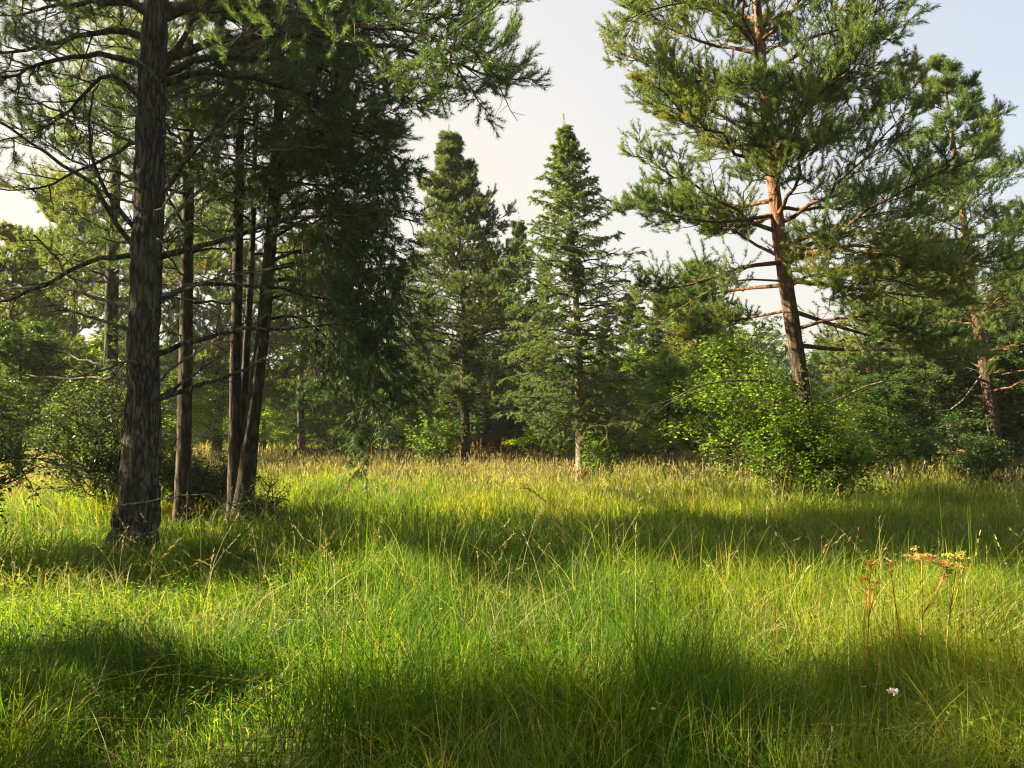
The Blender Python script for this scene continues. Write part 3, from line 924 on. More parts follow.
# ---- leafy bushes
def bush(name, label, loc, stems, seed, mat='leaf', size=0.055, kw=None, lean=(0, 0), spread=0.45, h=2.0, group=None, bark='twig', cat='bush', per_stem=7, r0=0.018, low=0.2, len_f=0.42):
    rng = np.random.default_rng(seed)
    loc = np.asarray(loc, float)
    root = empty(name, loc, label, cat, group)
    mb = MB()
    allb = []
    for i in range(stems):
        az = rng.random() * 2 * math.pi
        k = rng.random() ** 0.6
        hh = h * (1.05 - 0.45 * k) * rng.uniform(0.75, 1.1)
        dx = math.cos(az) * spread * k * h + lean[0] * h * rng.uniform(0.5, 1.2)
        dy = math.sin(az) * spread * k * h + lean[1] * h
        b = loc + np.array([rng.normal(0, 0.10), rng.normal(0, 0.10), 0])
        pts = [b, b + np.array([dx * 0.3, dy * 0.3, hh * 0.45]), b + np.array([dx, dy, hh])]
        q = smooth_path(pts, 10) + rng.normal(0, 0.015 * h, (10, 3)) * np.linspace(0, 1, 10)[:, None]
        allb.append(q)
        v, t = tubes(q[None], rad_lin(10, r0 * rng.uniform(0.7, 1.3), 0.004)[None], 6)
        MB().add(v, t, 0.5, 0, True).build('stem', M[bark], root)
    allb = np.array(allb)
    l1, _ = spawn(allb, per_stem, low, 1.0, 50, len_f, rng, m=10, up=0.05, roll=1.2, keep=0.95, taper=0.45, minlen=0.25)
    v, t = tubes(l1, np.linspace(0.009, 0.004, 10)[None].repeat(len(l1), 0), 4); mb.add(v, t, 0.5, 1, True)
    k = dict(k2=5, k3=4, leaves=8, size=size)
    k.update(kw or {})
    leafy_foliage(mb, np.concatenate([l1, allb]), rng, **k)
    mb.build('crown', [M[mat], M[bark]], root)
    return root


bush('hazel_bush', 'bright green leafy bush wrapped round the foot of the orange-barked pine', base_at(786, 14.35), 12, 61, size=0.072, h=3.0, lean=(-0.17, 0.02), spread=0.42,
     kw=dict(k2=4, k3=4, leaves=13, tint=(0.2, 0.9), spreadpos=0.08), low=0.22, len_f=0.5, bark='bark_dark')
bush('young_shrub', 'thin upright shrub of many stems right of the orange-barked pine', base_at(838, 13.8), 7, 62, size=0.066, h=2.1, spread=0.42, lean=(0.12, 0), kw=dict(k2=4, k3=4, leaves=9, spreadpos=0.08, tint=(0.1, 0.8)), r0=0.014, mat='leaf')
bush('leafy_bush', 'green leafy bush behind the big grey pine', base_at(116, 12.6), 18, 63, size=0.055, h=2.5, spread=0.42, mat='leaf_dark',
     kw=dict(k2=4, k3=4, leaves=7, tint=(0.1, 0.95)))
bush('sapling', 'small green sapling at the foot of the slender sunlit spruce', base_at(594, 20.6), 6, 66, size=0.07, h=1.3, spread=0.3, kw=dict(k2=4, k3=4, leaves=6, tint=(0, 0.6)))
bush('sapling', 'light green sapling just left of the trunk of the broad dark conifer', base_at(436, 23.2), 7, 67, size=0.075, h=1.9, spread=0.36, kw=dict(k2=4, k3=4, leaves=6, tint=(0, 0.6)))
bush('sapling', 'low green sapling at the foot of the pine trio', base_at(262, 11.0), 5, 68, size=0.04, h=0.6, spread=0.4, mat='leaf_dark', kw=dict(k2=4, k3=3, leaves=5), r0=0.008)
bush('low_bush', 'low dark bush at the foot of the leaning pine by the right edge', base_at(975, 18.6), 8, 69, size=0.065, h=1.2, spread=0.5, mat='leaf_dark')
bush('low_bush', 'small leafy bush between the slim dark pine and the pine trio', base_at(205, 13.0), 10, 64, size=0.055, h=1.4, spread=0.45, mat='leaf_dark')
bush('hanging_shrub', 'dark leafy branch hanging in at the left edge', on_ground(-6.1, 8.3), 8, 65, size=0.06, h=2.0, spread=0.3, mat='leaf_dark')


# ---- mid-distance trees: a few prototypes, copied with their parts
def copy_tree(src, loc, scale, rz, label, group, sxy=1.0):
    r = src.copy(); COL.objects.link(r)
    r.location = [float(c) for c in loc]
    r.scale = (scale * sxy, scale * sxy, scale); r.rotation_euler = (0, 0, rz)
    if group: r['group'] = group
    elif 'group' in r: del r['group']
    r['label'] = label
    for ch in src.children:
        c = ch.copy(); COL.objects.link(c); c.parent = r
    return r


def far_spot(px, d):
    return base_at(px, d)


def put(src, used, px, d, top, H0, label, group=None, rz=0.0, sxy=1.0):
    z = P(px, top, d)[2]
    loc = far_spot(px, d)
    s = (z - loc[2]) / H0
    if not used[0]:
        used[0] = True
        src.location = [float(c) for c in loc]
        src.scale = (s * sxy, s * sxy, s); src.rotation_euler = (0, 0, rz)
        tag(src, label, None, group)
        return src
    return copy_tree(src, loc, s, rz, label, group, sxy)


H0 = 10.0
z3 = lambda *a: np.array(a, float)
proto_spruce = conifer('spruce_tree', '-', [z3(0, 0, 0), z3(0.05, 0, 4), z3(0, 0.05, 7), z3(0, 0, 10)], 0.16,
                       lambda z, az: 0.2 + 2.2 * ((10 - z) / 10) ** 0.85, 95, 71, needle='needle_dark', z0=0.5,
                       kw=dict(k2=11, K=28, L=0.12, wd=0.035, r2=0.4, k3=3))
proto_pine = conifer('pine_tree', '-', [z3(0, 0, 0), z3(0.1, 0, 4), z3(0, 0.1, 7), z3(0.1, 0, 10)], 0.17,
                     lambda z, az: 0.3 + 2.2 * min(1, (10 - z) / 4.5) ** 0.7, 60, 72, needle='needle', bark='bark_pine', z0=2.6, pine=True, el=(0, 25),
                     kw=dict(k2=10, k3=5, K=34, L=0.11, wd=0.026, lo=0.2, r2=0.38, tint=(0.0, 1.0), shoot=0.25))


def leaf_tree(label, seed, mat):
    rng = np.random.default_rng(seed)
    root = empty('leafy_tree', (0, 0, 0), label, 'tree')
    path = smooth_path([z3(0, 0, 0), z3(0.1, 0, 2.0), z3(0, 0.1, 4.0), z3(0.1, 0, 6.0)], 40)
    tm = MB()
    v, t = trunk_mesh(path, rad_lin(40, 0.14, 0.02), 12, rough=0.04, seed=seed, flare=0.2)
    tm.add(v, t, 0.5, 0, True)
    sp = [((0.2 + 0.8 * i / 34), i * 137.5, 1.9 * math.sin(min(1, 0.25 + 0.75 * (1 - i / 34)) * 1.6) * rng.uniform(0.7, 1.15), rng.uniform(10, 50), rng.uniform(-0.1, 0.15)) for i in range(35)]
    br = branch_paths(rng, path, sp, m=8)
    v, t = tubes(br, np.linspace(0.03, 0.008, 8)[None].repeat(len(br), 0), 5)
    tm.add(v, t, 0.5, 0, True)
    tm.build('trunk', [M['bark_dark']], root)
    mb = MB()
    leafy_foliage(mb, br, rng, k2=9, k3=6, leaves=12, size=0.12, spreadpos=0.09)
    mb.build('crown', [M[mat], M['twig']], root)
    return root


proto_leaf = leaf_tree('-', 73, 'leaf')
proto_yel = leaf_tree('-', 74, 'leaf_yellow')
proto_dark = leaf_tree('-', 75, 'leaf_dark')
ud = [False]
us, up_, ul, uy = [False], [False], [False], [False]
GF = 'dark spruces behind the meadow'
# behind and between the two middle conifers
put(proto_spruce, us, 519, 30, 218, H0, 'dark spruce right behind the gap between the two middle conifers', None, 0.3, 0.72)
put(proto_spruce, us, 545, 34, 262, H0, 'dark spruce mostly hidden behind the left side of the slender spruce', None, 1.3, 0.9)
put(proto_spruce, us, 484, 33, 240, H0, 'dark spruce hidden behind the right side of the broad dark conifer', None, 2.3)
put(proto_spruce, us, 632, 32, 292, H0, 'dark spruce just right of the slender middle spruce', None, 3.3, 1.1)
put(proto_spruce, us, 668, 37, 285, H0, 'dark spruce behind the yellowing tree, right of the middle', None, 4.0, 1.15)
put(proto_pine, up_, 700, 36, 268, H0, 'pine crown showing between the yellowing tree and the orange-barked pine', None, 0.5)
put(proto_spruce, us, 735, 38, 330, H0, 'spruce behind the left half of the bright green bush', None, 0.8, 1.3)
put(proto_yel, uy, 693, 29, 300, 6.6, 'small yellowing tree with a low dark trunk left of the bright green bush', None, 0.4, 1.0)
put(proto_leaf, ul, 640, 28, 345, 6.6, 'low green leafy tree right of the slender middle spruce', None, 1.0, 1.1)
put(proto_leaf, ul, 602, 31, 352, 6.6, 'green leafy tree behind the trunk of the slender middle spruce', None, 2.0, 1.2)
put(proto_leaf, ul, 432, 27, 350, 6.6, 'green leafy tree at the left foot of the broad dark conifer', None, 2.9, 1.1)
put(proto_spruce, us, 500, 28, 372, H0, 'short dark spruce low between the two middle conifers', None, 0.1, 2.0)
put(proto_spruce, us, 545, 29, 392, H0, 'lowest dark spruce in front of the wood, left of the slender spruce trunk', None, 1.9, 2.4)
put(proto_spruce, us, 606, 27, 318, H0, 'dark spruce showing between the slender spruce and the low green leafy tree', None, 5.3, 1.1)
put(proto_spruce, us, 655, 26.5, 325, H0, 'dark spruce behind the low green leafy tree', None, 0.2, 1.2)
put(proto_spruce, us, 428, 28, 285, H0, 'dark spruce behind the left side of the broad dark conifer', None, 1.5, 0.9)
put(proto_leaf, ul, 668, 24, 352, 6.6, 'sunlit green leafy tree left of the pale bare bough', None, 3.3, 1.2)
put(proto_leaf, ul, 548, 25, 388, 6.6, 'low sunlit leafy tree at the left foot of the slender spruce', None, 5.0, 1.5)
put(proto_leaf, ul, 728, 23, 338, 6.6, 'green leafy tree just behind the left side of the bright green bush', None, 0.6, 1.2)
# left
put(proto_spruce, us, 52, 30, 300, H0, 'dark spruce in the distance left of the big grey pine', None, 2.2, 0.9)
put(proto_pine, up_, 10, 22, 235, H0, 'pine with airy crown by the left edge', None, 1.2)
put(proto_dark, ud, 22, 17, 318, 6.6, 'dark green leafy tree at the left edge', None, 3.0, 1.2)
put(proto_leaf, ul, 92, 24, 345, 6.6, 'leafy tree seen between the left edge and the big grey pine', None, 4.2, 1.3)
put(proto_pine, up_, 75, 28, 190, H0, 'pine crown in the distance between the left edge and the big grey pine', None, 2.9, 1.0)
put(proto_pine, up_, 218, 28, 200, H0, 'pine crown in the distance between the slim dark pine and the pine trio', None, 0.9, 1.0)
put(proto_spruce, us, 345, 27, 205, H0, 'dark spruce behind the drooping dark boughs of the pine trio', None, 2.6, 0.8)
put(proto_pine, up_, 302, 31, 240, H0, 'pine crown in the distance just right of the pine trio', None, 4.4, 1.1)
put(proto_spruce, us, 150, 34, 330, H0, 'dark spruce right behind the big grey trunk', None, 5.0, 1.2)
put(proto_leaf, ul, 215, 27, 340, 6.6, 'leafy tree seen between the slim dark pine and the pine trio', None, 5.5, 1.3)
# behind the pine trio: rounded shrubs, hazy green
for i, (px, d, top) in enumerate([(262, 33, 372), (300, 36, 384), (335, 38, 372), (372, 37, 386), (408, 40, 380)]):
    put(proto_leaf, ul, px, d, top, 6.6, ['dark rounded shrub just right of the pine trio', 'second rounded shrub right of the pine trio, lower than its neighbours',
        'hazy green shrub at the meadow edge, under the middle of the drooping dark boughs', 'hazy green shrub at the meadow edge under the tips of the drooping boughs',
        'hazy shrub in the sky gap left of the broad dark conifer'][i], 'shrubs along the far edge of the meadow', i * 1.1, 1.9)
# right
put(proto_pine, up_, 905, 24, 250, H0, 'pine crown in shade between the orange-barked pine and the leaning pine', None, 2.4, 1.2)
put(proto_dark, ud, 925, 20, 330, 6.6, 'dark green leafy tree left of the leaning trunk at the far right', None, 0.7, 1.2)
put(proto_dark, ud, 868, 25, 360, 6.6, 'leafy tree in shade right of the bright green bush', None, 3.7, 1.4)
put(proto_pine, up_, 1016, 22, 285, H0, 'pine crown close behind the leaning pine, cut by the right edge', None, 5.6, 1.2)
put(proto_spruce, us, 952, 22, 262, H0, 'dark spruce left of the leaning pine, its boughs reaching the grass', None, 2.7, 1.5)
put(proto_dark, ud, 890, 17.5, 372, 6.6, 'low dark leafy tree under the long right boughs of the orange-barked pine', None, 2.1, 1.5)
put(proto_spruce, us, 1018, 26, 250, H0, 'dark spruce behind the leaning pine at the right edge', None, 3.9, 1.1)
put(proto_dark, ud, 1035, 19.5, 330, 6.6, 'leafy tree cut off by the right edge', None, 1.7, 1.2)
put(proto_spruce, us, 870, 40, 345, H0, 'far spruce in the gap right of the bright green bush', None, 4.9, 1.2)

# ---- trees outside the frame on the left: they shade the near meadow as in the photograph
for (x, y, h, src, u, hh, sx, lb) in [
        (-12.6, 9.6, 14.5, proto_pine, up_, H0, 0.5, 'pine outside the left edge, level with the big grey pine'),
        (-11.5, 1.75, 11.0, proto_pine, up_, H0, 1.2, 'pine outside the left edge, nearest to the viewer'),
        (-15.0, -0.3, 14.0, proto_spruce, us, H0, 1.2, 'spruce outside the left edge, beside the nearest pine'),
        (-9.0, -0.4, 7.0, proto_leaf, ul, 6.6, 1.1, 'leafy tree outside the left edge, beside the viewer'),
        (-9.8, 5.0, 4.6, proto_leaf, ul, 6.6, 1.1, 'low leafy tree outside the left edge')]:
    if not u[0]:
        pass
    copy_tree(src, on_ground(x, y), h / hh, x * 1.7, lb, 'trees left of the frame', sx)

# ---- unseen trees added behind and right of the viewer to cut the skylight
for (x, y, h, src, hh, sx, lb) in [
        (-7.5, -7.5, 13.0, proto_spruce, H0, 1.3, 'added tall spruce behind the viewer, leftmost of the row'),
        (-2.8, -9.0, 14.0, proto_spruce, H0, 1.3, 'added tall spruce behind the viewer, second from the left of the row'),
        (2.2, -8.0, 13.5, proto_spruce, H0, 1.3, 'added tall spruce straight behind the viewer'),
        (6.8, -6.5, 13.0, proto_spruce, H0, 1.3, 'added tall spruce behind the viewer to the right'),
        (10.5, -2.0, 12.5, proto_spruce, H0, 1.3, 'added tall spruce right of the viewer, nearest to the meadow'),
        (-12.0, -6.0, 13.0, proto_pine, H0, 1.3, 'added tall pine behind the viewer on the far left'),
        (13.5, 3.5, 12.0, proto_spruce, H0, 1.3, 'added tall spruce outside the right edge, level with the near grass')]:
    copy_tree(src, on_ground(x, y), h / hh, x * 1.3, lb, 'trees added behind the viewer to block skylight', sx)

# ---- the far wood: one mass
def far_wood():
    rng = np.random.default_rng(81)
    mb = MB()
    for i in range(150):
        a = R(rng.uniform(-42, 42))
        d = rng.uniform(46, 85)
        x, y = math.sin(a) * d, math.cos(a) * d
        h = rng.uniform(5.5, 9.5) * d / 60
        n = 420
        zf = 1 - np.sqrt(rng.random(n))
        zz = 0.3 + h * zf
        r = 0.24 * h * (1 - zf) ** 0.8 * np.sqrt(rng.random(n)) * (1 + 0.25 * np.sin(zf * 40 + i))
        th = rng.random(n) * 2 * np.pi
        S = np.stack([x + r * np.cos(th), y + r * np.sin(th), zz], -1)
        D = unit(np.stack([np.cos(th), np.sin(th), rng.normal(-0.1, 0.3, n)], -1))
        v, t, c = needles(S, D, np.full(n, 0.5), 9, 0.42, 0.13, rng, spread=0.8, tint=np.clip(rng.normal(0.3 + 0.2 * (i % 3), 0.2, n), 0, 1))
        mb.add(v, t, c, 0)
        tv, tt = tubes(np.array([[[x, y, 0], [x, y, h * 0.8]]]), np.array([[0.15, 0.04]]), 5)
        mb.add(tv, tt, 0.5, 1, True)
    o = mb.build('far_wood', [M['needle_dark'], M['bark_dark']])
    tag(o, 'distant dark wood closing off the meadow', 'wood', kind='stuff')


far_wood()


# ------------------------------------------------------------------ grass
def blades(x, y, h, wd, rng, segs=3, lean=0.35, tint=None, z=None, lean_az=None, stiff=2.0):
    N = len(x)
    z = gz(x, y) - 0.01 if z is None else z
    base = np.stack([x, y, z], -1)
    az = rng.random(N) * 2 * np.pi if lean_az is None else lean_az
    ld = np.stack([np.cos(az), np.sin(az), np.zeros(N)], -1)
    le = np.abs(rng.normal(lean, lean * 0.6, N))
    fa = rng.random(N) * np.pi
    sv = np.stack([np.cos(fa), np.sin(fa), np.zeros(N)], -1)
    vs = []
    for k in range(segs + 1):
        t = k / segs
        c = base + np.array([0, 0, 1.0]) * (h * t * (1 - 0.32 * np.minimum(le, 1.6) * t))[:, None] + ld * (h * le * t ** stiff)[:, None]
        if k < segs:
            ww = (wd * (0.85 if k == 0 else 1.0) * (1 - t ** 2 * 0.75) * 0.5)[:, None]
            vs += [c - sv * ww, c + sv * ww]
        else:
            vs.append(c)
    nv = 2 * segs + 1
    V = np.stack(vs, 1).reshape(-1, 3)
    f = []
    for k in range(segs - 1):
        a = 2 * k
        f += [[a, a + 1, a + 3], [a, a + 3, a + 2]]
    a = 2 * (segs - 1)
    f.append([a, a + 1, a + 2])
    f = np.array(f)
    T = (f[None] + (np.arange(N) * nv)[:, None, None]).reshape(-1, 3)
    tn = np.repeat(tint, nv)
    return V, T, tn


def scatter(d0, d1, dens, rng, margin=1.5, pw=1.0):
    n = int(dens * (0.66 * (d1 ** 2 - d0 ** 2) + 2 * margin * (d1 - d0)))
    y = np.sqrt(rng.uniform(d0 ** 2, d1 ** 2, n))
    x = rng.uniform(-1, 1, n) * (0.66 * y + margin)
    return x, y


def gheight(x, y):
    """height of the sward: tussocks, shorter towards the left foreground"""
    h = 0.11 + 0.46 * vnoise(x / 0.8, y / 1.0, 21) ** 2.0 + 0.18 * vnoise(x / 3.2 + 5, y / 3.2, 22)
    left = np.clip((-x - 0.16 * y) / 1.2, 0, 1) * np.clip((9 - y) / 2, 0, 1)
    return h * (1 - 0.42 * left)


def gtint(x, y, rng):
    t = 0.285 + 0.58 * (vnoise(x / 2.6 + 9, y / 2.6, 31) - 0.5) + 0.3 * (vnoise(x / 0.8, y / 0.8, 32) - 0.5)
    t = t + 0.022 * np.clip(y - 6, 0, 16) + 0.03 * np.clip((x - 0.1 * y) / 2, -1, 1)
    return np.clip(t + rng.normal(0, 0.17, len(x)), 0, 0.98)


def meadow():
    rng = np.random.default_rng(91)
    mb = MB()
    for (d0, d1, dens, w0, segs, hm) in [(1.7, 5.0, 2500, 0.0058, 4, 1.0), (5.0, 9.0, 1350, 0.0078, 3, 1.0), (9.0, 16.0, 520, 0.012, 3, 1.0),
                                         (16.0, 34.0, 150, 0.022, 2, 1.05), (34.0, 62.0, 26, 0.04, 2, 1.1)]:
        x, y = scatter(d0, d1, dens, rng)
        keep = rng.random(len(x)) < 0.35 + 0.9 * vnoise(x / 0.5, y / 0.5, 41)
        x, y = x[keep], y[keep]
        # blades gather in tufts
        cx = np.round(x / 0.16) * 0.16; cyy = np.round(y / 0.16) * 0.16
        jx = (hash2(cx * 100, cyy * 100, 5) - 0.5) * 0.1
        k = rng.random(len(x)) * 0.55
        x = x + (cx + jx - x) * k; y = y + (cyy - y) * k
        h = gheight(x, y) * rng.uniform(0.55, 1.25, len(x)) * hm
        az = 2 * np.pi * vnoise(x / 0.9 + 3, y / 0.9, 43) * 2 + rng.normal(0, 1.0, len(x))
        dry = rng.random(len(x)) < 0.10
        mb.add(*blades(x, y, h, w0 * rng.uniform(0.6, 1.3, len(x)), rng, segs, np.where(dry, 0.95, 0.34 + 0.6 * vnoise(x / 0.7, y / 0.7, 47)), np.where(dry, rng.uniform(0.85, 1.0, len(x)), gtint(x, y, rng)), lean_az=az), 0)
    o = mb.build('meadow_grass', [M['grass']])
    tag(o, 'lush green meadow grass covering the whole clearing', 'grass', kind='stuff')
    # long arching blades standing above the sward
    mb = MB()
    for (d0, d1, dens, w0, segs) in [(2.0, 6.0, 110, 0.0042, 6), (6.0, 13.0, 60, 0.0065, 5), (13, 30, 16, 0.012, 4)]:
        x, y = scatter(d0, d1, dens, rng)
        kp = rng.random(len(x)) < (0.15 + 0.85 * (vnoise(x / 1.3, y / 1.3, 51) > 0.45)) * np.clip(1.1 + (x + 0.2 * y) / 1.6, 0.12, 1)
        x, y = x[kp], y[kp]
        h = gheight(x, y) * rng.uniform(1.3, 2.1, len(x))
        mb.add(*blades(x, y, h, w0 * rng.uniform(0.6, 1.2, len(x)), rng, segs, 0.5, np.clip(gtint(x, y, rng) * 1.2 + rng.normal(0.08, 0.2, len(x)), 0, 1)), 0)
    o = mb.build('tall_grass', [M['grass']])
    tag(o, 'long arching grass blades standing above the meadow', 'grass', kind='stuff')
    # dead thatch: flattened, broken straw low in the sward
    mb = MB()
    for (d0, d1, dens, w0) in [(1.8, 6.0, 170, 0.0045), (6.0, 12.0, 60, 0.007)]:
        x, y = scatter(d0, d1, dens, rng)
        kp = rng.random(len(x)) < 0.15 + 1.1 * (vnoise(x / 0.6 + 4, y / 0.6, 81) > 0.55)
        x, y = x[kp], y[kp]
        h = rng.uniform(0.18, 0.5, len(x)) * (0.6 + gheight(x, y))
        mb.add(*blades(x, y, h, w0 * rng.uniform(0.6, 1.4, len(x)), rng, 4, 1.1, rng.random(len(x)), stiff=1.3, z=gz(x, y) + rng.uniform(0, 0.12, len(x))), 0)
    o = mb.build('dead_grass', [M['seed']])
    tag(o, 'dead straw lying between the green blades in the foreground', 'grass', kind='stuff')
    # seed stalks
    mb = MB(); 
    def stalks(x, y, h, w0, K, hl, hw, tint, lean=0.25, segs=4, mat=0, hk=0.25):
        N = len(x)
        az = rng.random(N) * 2 * np.pi
        V, T, tn = blades(x, y, h, np.full(N, w0), rng, segs, lean, tint, lean_az=az)
        mb.add(V, T, tn, mat)
        nv = 2 * segs + 1
        tip = V.reshape(N, nv, 3)[:, -1]; prev = V.reshape(N, nv, 3)[:, -3:-1].mean(1)
        D = unit(tip - prev)
        ln = h * hk
        v, t, a = needles(tip - D * ln[:, None] * 0.8, D, ln, K, hl, hw, rng, spread=0.4, tint=tint)
        mb.add(v, t, a, mat)
    x, y = scatter(12, 34, 40, rng)
    kp = rng.random(len(x)) < np.clip((y - 11) / 10, 0.1, 1) * (0.35 + 0.9 * vnoise(x / 3, y / 3, 61))
    x, y = x[kp], y[kp]
    stalks(x, y, rng.uniform(0.38, 0.66, len(x)), 0.008, 7, 0.07, 0.016, rng.random(len(x)), segs=3)
    x, y = scatter(5, 13, 9, rng)
    stalks(x, y, rng.uniform(0.5, 0.9, len(x)), 0.004, 10, 0.035, 0.006, rng.random(len(x)), lean=0.4)
    x, y = scatter(2.4, 5, 7, rng)
    kp = x > -0.3 * y
    x, y = x[kp], y[kp]
    stalks(x, y, rng.uniform(0.5, 0.8, len(x)), 0.003, 14, 0.018, 0.0035, rng.random(len(x)), lean=0.5, segs=6)
    o = mb.build('seed_grass', [M['seed']])
    tag(o, 'straw coloured seed heads of grass over the far meadow', 'grass', kind='stuff')
    # rusty docks along the wood edge
    mb = MB()
    x = np.concatenate([rng.normal(-1.2, 1.5, 90), rng.uniform(-9, 9, 40), rng.normal(-7.5, 1.2, 20)]); y = rng.uniform(24, 30, len(x))
    stalks(x, y, rng.uniform(0.65, 1.0, len(x)), 0.012, 14, 0.09, 0.03, rng.random(len(x)), lean=0.1, segs=3, hk=0.35)
    x, y = scatter(2.6, 9, 1.6, rng)
    kp = x > -0.25 * y
    x, y = x[kp], y[kp]
    stalks(x, y, rng.uniform(0.3, 0.55, len(x)), 0.003, 24, 0.014, 0.006, rng.random(len(x)), lean=0.15, segs=4, hk=0.3)
    o = mb.build('dock_stalks', [M['sorrel']])
    tag(o, 'rusty brown seed stalks along the wood edge and in the grass', 'wild plants', kind='stuff')
    # small-leaved ground cover
    mb = MB()
    x, y = scatter(1.8, 9, 150, rng)
    a = np.clip((-x - 0.10 * y) / 1.0, 0, 1) + np.clip((x - 0.38 * y) / 0.8, 0, 1) * 0.7 + 0.12
    kp = rng.random(len(x)) < a * (0.3 + vnoise(x / 0.6, y / 0.6, 71))
    x, y = x[kp], y[kp]
    n = 4
    hx = np.repeat(x, n) + rng.normal(0, 0.03, len(x) * n); hy = np.repeat(y, n) + rng.normal(0, 0.03, len(x) * n)
    hz = gz(hx, hy) + gheight(hx, hy) * rng.uniform(0.25, 1.0, len(hx))
    mb.add(*leaf_quads(np.stack([hx, hy, hz], -1), 0.026 * rng.uniform(0.4, 1.5, len(hx)), rng, tint=np.clip(rng.normal(0.32, 0.16, len(hx)), 0, 0.62), tilt=0.6), 0)
    o = mb.build('ground_cover', [M['grass']])
    tag(o, 'small leaved herbs growing through the grass', 'ground cover', kind='stuff')


meadow()


# ------------------------------------------------------------------ single wild flowers and fallen wood
def umbel_plant(label, px, py, d, mat, rays, rad, seed, stem_top=None, foot=None, side=()):
    rng = np.random.default_rng(seed)
    top = P(px, py, d)
    f = on_ground(*(foot if foot is not None else (top[0] - 0.05, d)))
    root = empty('wilted_umbel', f, label, 'wild flower')
    path = smooth_path([f, (f + top) / 2 + np.array([rng.normal(0, 0.015), 0, 0]), top], 12)
    v, t = tubes(path[None], rad_lin(12, 0.0042, 0.003)[None], 6)
    MB().add(v, t, 0.7, 0, True).build('stem', M[mat], root)
    heads = [(top, rad)]
    for (sx, sz, sr) in side:
        a = path[7]
        e = top + np.array([sx, rng.normal(0, 0.02), sz])
        q = smooth_path([a, (a + e) / 2 + np.array([0, 0, -0.02]), e], 8)
        v, t = tubes(q[None], rad_lin(8, 0.0035, 0.002)[None], 5)
        MB().add(v, t, 0.6, 0, True).build('side_stem', M[mat], root)
        heads.append((e, sr))
    for c, rr in heads:
        mb = MB()
        k = rays
        th = np.arange(k) * 2.4
        ra = rr * np.sqrt((np.arange(k) + 0.5) / k)
        e = c + np.stack([ra * np.cos(th), ra * np.sin(th), 0.35 * rr * (1 - (ra / rr) ** 2) + rr * 0.25 + rng.normal(0, 0.14 * rr, k)], -1)
        e[:, :2] += rng.normal(0, 0.14 * rr, (k, 2))
        ps = np.stack([np.repeat(c[None], k, 0), (c + e) / 2 + np.array([0, 0, -0.002]), e], 1)
        v, t = tubes(ps, np.full((k, 3), 0.0013), 4)
        mb.add(v, t, 0.4, 0, True)
        pos = (e[:, None] + rng.normal(0, rr * 0.12, (k, 30, 3)) * np.array([1, 1, 0.5])).reshape(-1, 3)
        mb.add(*leaf_quads(pos, rr * 0.18 * rng.uniform(0.6, 1.2, len(pos)), rng, asp=0.8), 0)
        mb.build('umbel', M[mat], root)
    return root


dU = 4.5
umbel_plant('rust orange wilted flower stalk, leftmost of the dried umbels', 870, 566, dU, 'umbel_rust', 9, 0.036, 1, side=((-0.03, -0.08, 0.03), (0.03, -0.10, 0.026), (-0.01, -0.13, 0.02)))
umbel_plant('thin orange wilted flower stalk leaning left beside the rusty one', 890, 566, dU, 'umbel_rust', 8, 0.028, 2, foot=(P(907, 620, dU)[0], dU))
umbel_plant('tan dried umbel with flat drooping heads, tallest of the dried flowers', 922, 561, dU, 'umbel_tan', 15, 0.07, 3, foot=(P(908, 640, dU)[0], dU), side=((0.11, -0.03, 0.055), (0.12, -0.10, 0.035)))
umbel_plant('yellow green umbel, rightmost of the dried flowers', 957, 561, dU, 'umbel_green', 15, 0.065, 4, foot=(P(940, 650, dU)[0], dU), side=((-0.05, -0.07, 0.035), (0.05, -0.05, 0.03)))


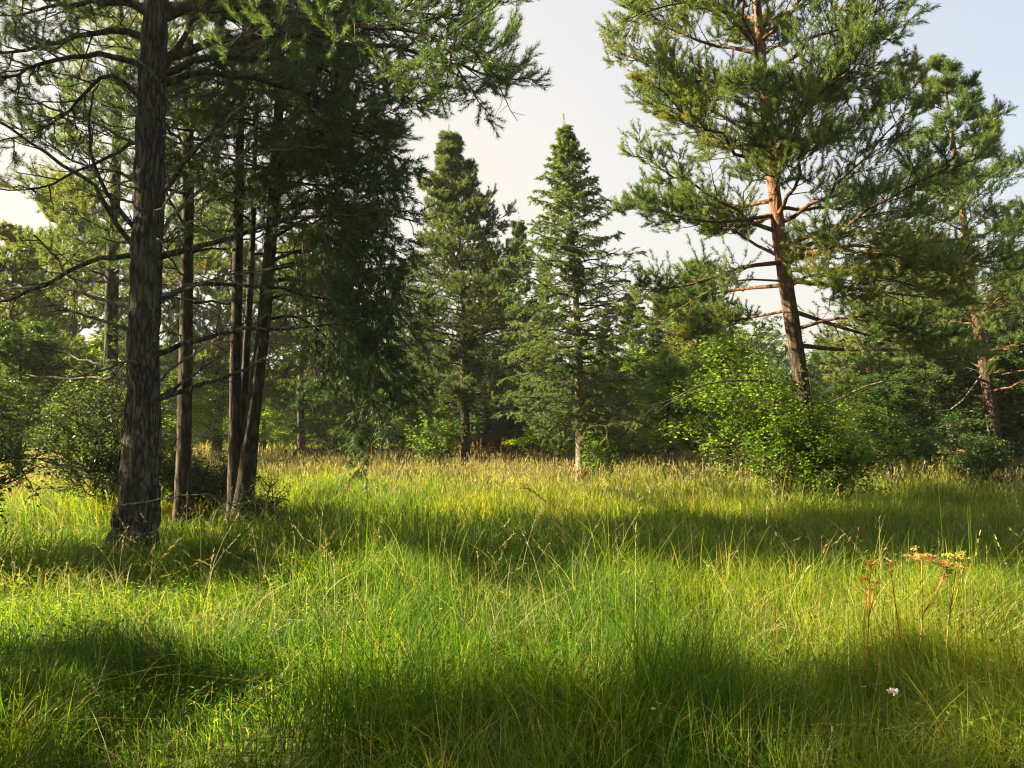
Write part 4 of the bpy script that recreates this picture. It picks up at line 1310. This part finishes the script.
def yarrow():
    rng = np.random.default_rng(9)
    top = P(893, 691, 3.55)
    f = on_ground(top[0] + 0.03, 3.55)
    root = empty('white_yarrow', f, 'small white flower head low in the grass at right', 'wild flower')
    path = smooth_path([f, (f + top) / 2, top], 8)
    v, t = tubes(path[None], rad_lin(8, 0.003, 0.002)[None], 5)
    MB().add(v, t, 0.3, 0, True).build('stem', M['grass'], root)
    pos = top + rng.normal(0, 1, (120, 3)) * np.array([0.010, 0.010, 0.005])
    MB().add(*leaf_quads(pos, 0.009, rng, asp=0.9), 0).build('flower_head', M['white'], root)


yarrow()


def fallen(name, label, pts, r0, seed, mat='dead_wood'):
    rng = np.random.default_rng(seed)
    q = smooth_path(pts, 14)
    q[1:] += rng.normal(0, 0.01, (13, 3))
    mb = MB()
    v, t = tubes(q[None], rad_lin(14, r0, r0 * 0.35)[None], 7)
    mb.add(v, t, 0.5, 0, True)
    bare_twigs(mb, q[None], rng, 0, k2=4, r2=0.3)
    o = mb.build(name, M[mat], origin=pts[0])
    tag(o, label, 'branch')


fallen('fallen_branch', 'pale dead branch lying in front of the foot of the big grey pine', [P(118, 506, 8.5), P(160, 499, 8.4), P(215, 494, 8.5)], 0.012, 3)
fallen('fallen_branch', 'dark dead stick poking out of the sunny grass in mid meadow', [P(546, 502, 13.0), P(533, 492, 12.9), P(520, 483, 12.8)], 0.014, 4, 'bark_dark')


# ------------------------------------------------------------------ morning haze: even, thin
def haze():
    x0, x1, y0, y1, za, zb = -1500, 1500, -1500, 1500, -1.5, 26.0
    v = [(x, y, z) for z in (za, zb) for (x, y) in ((x0, y0), (x1, y0), (x1, y1), (x0, y1))]
    f = [(0, 3, 2), (0, 2, 1), (4, 5, 6), (4, 6, 7), (0, 1, 5), (0, 5, 4), (1, 2, 6), (1, 6, 5), (2, 3, 7), (2, 7, 6), (3, 0, 4), (3, 4, 7)]
    m = bpy.data.materials.new('haze')
    m.use_nodes = True
    nt = m.node_tree
    nt.nodes.clear()
    o = nt.nodes.new('ShaderNodeOutputMaterial')
    p = nt.nodes.new('ShaderNodeVolumePrincipled')
    p.inputs['Color'].default_value = (0.95, 0.95, 0.93, 1)
    p.inputs['Density'].default_value = 0.0006
    p.inputs['Anisotropy'].default_value = 0.2
    nt.links.new(p.outputs[0], o.inputs['Volume'])
    ob = MB().add(np.array(v, float), np.array(f), 0.5).build('haze', m)
    tag(ob, 'thin morning haze over the clearing', 'haze', kind='stuff')


haze()
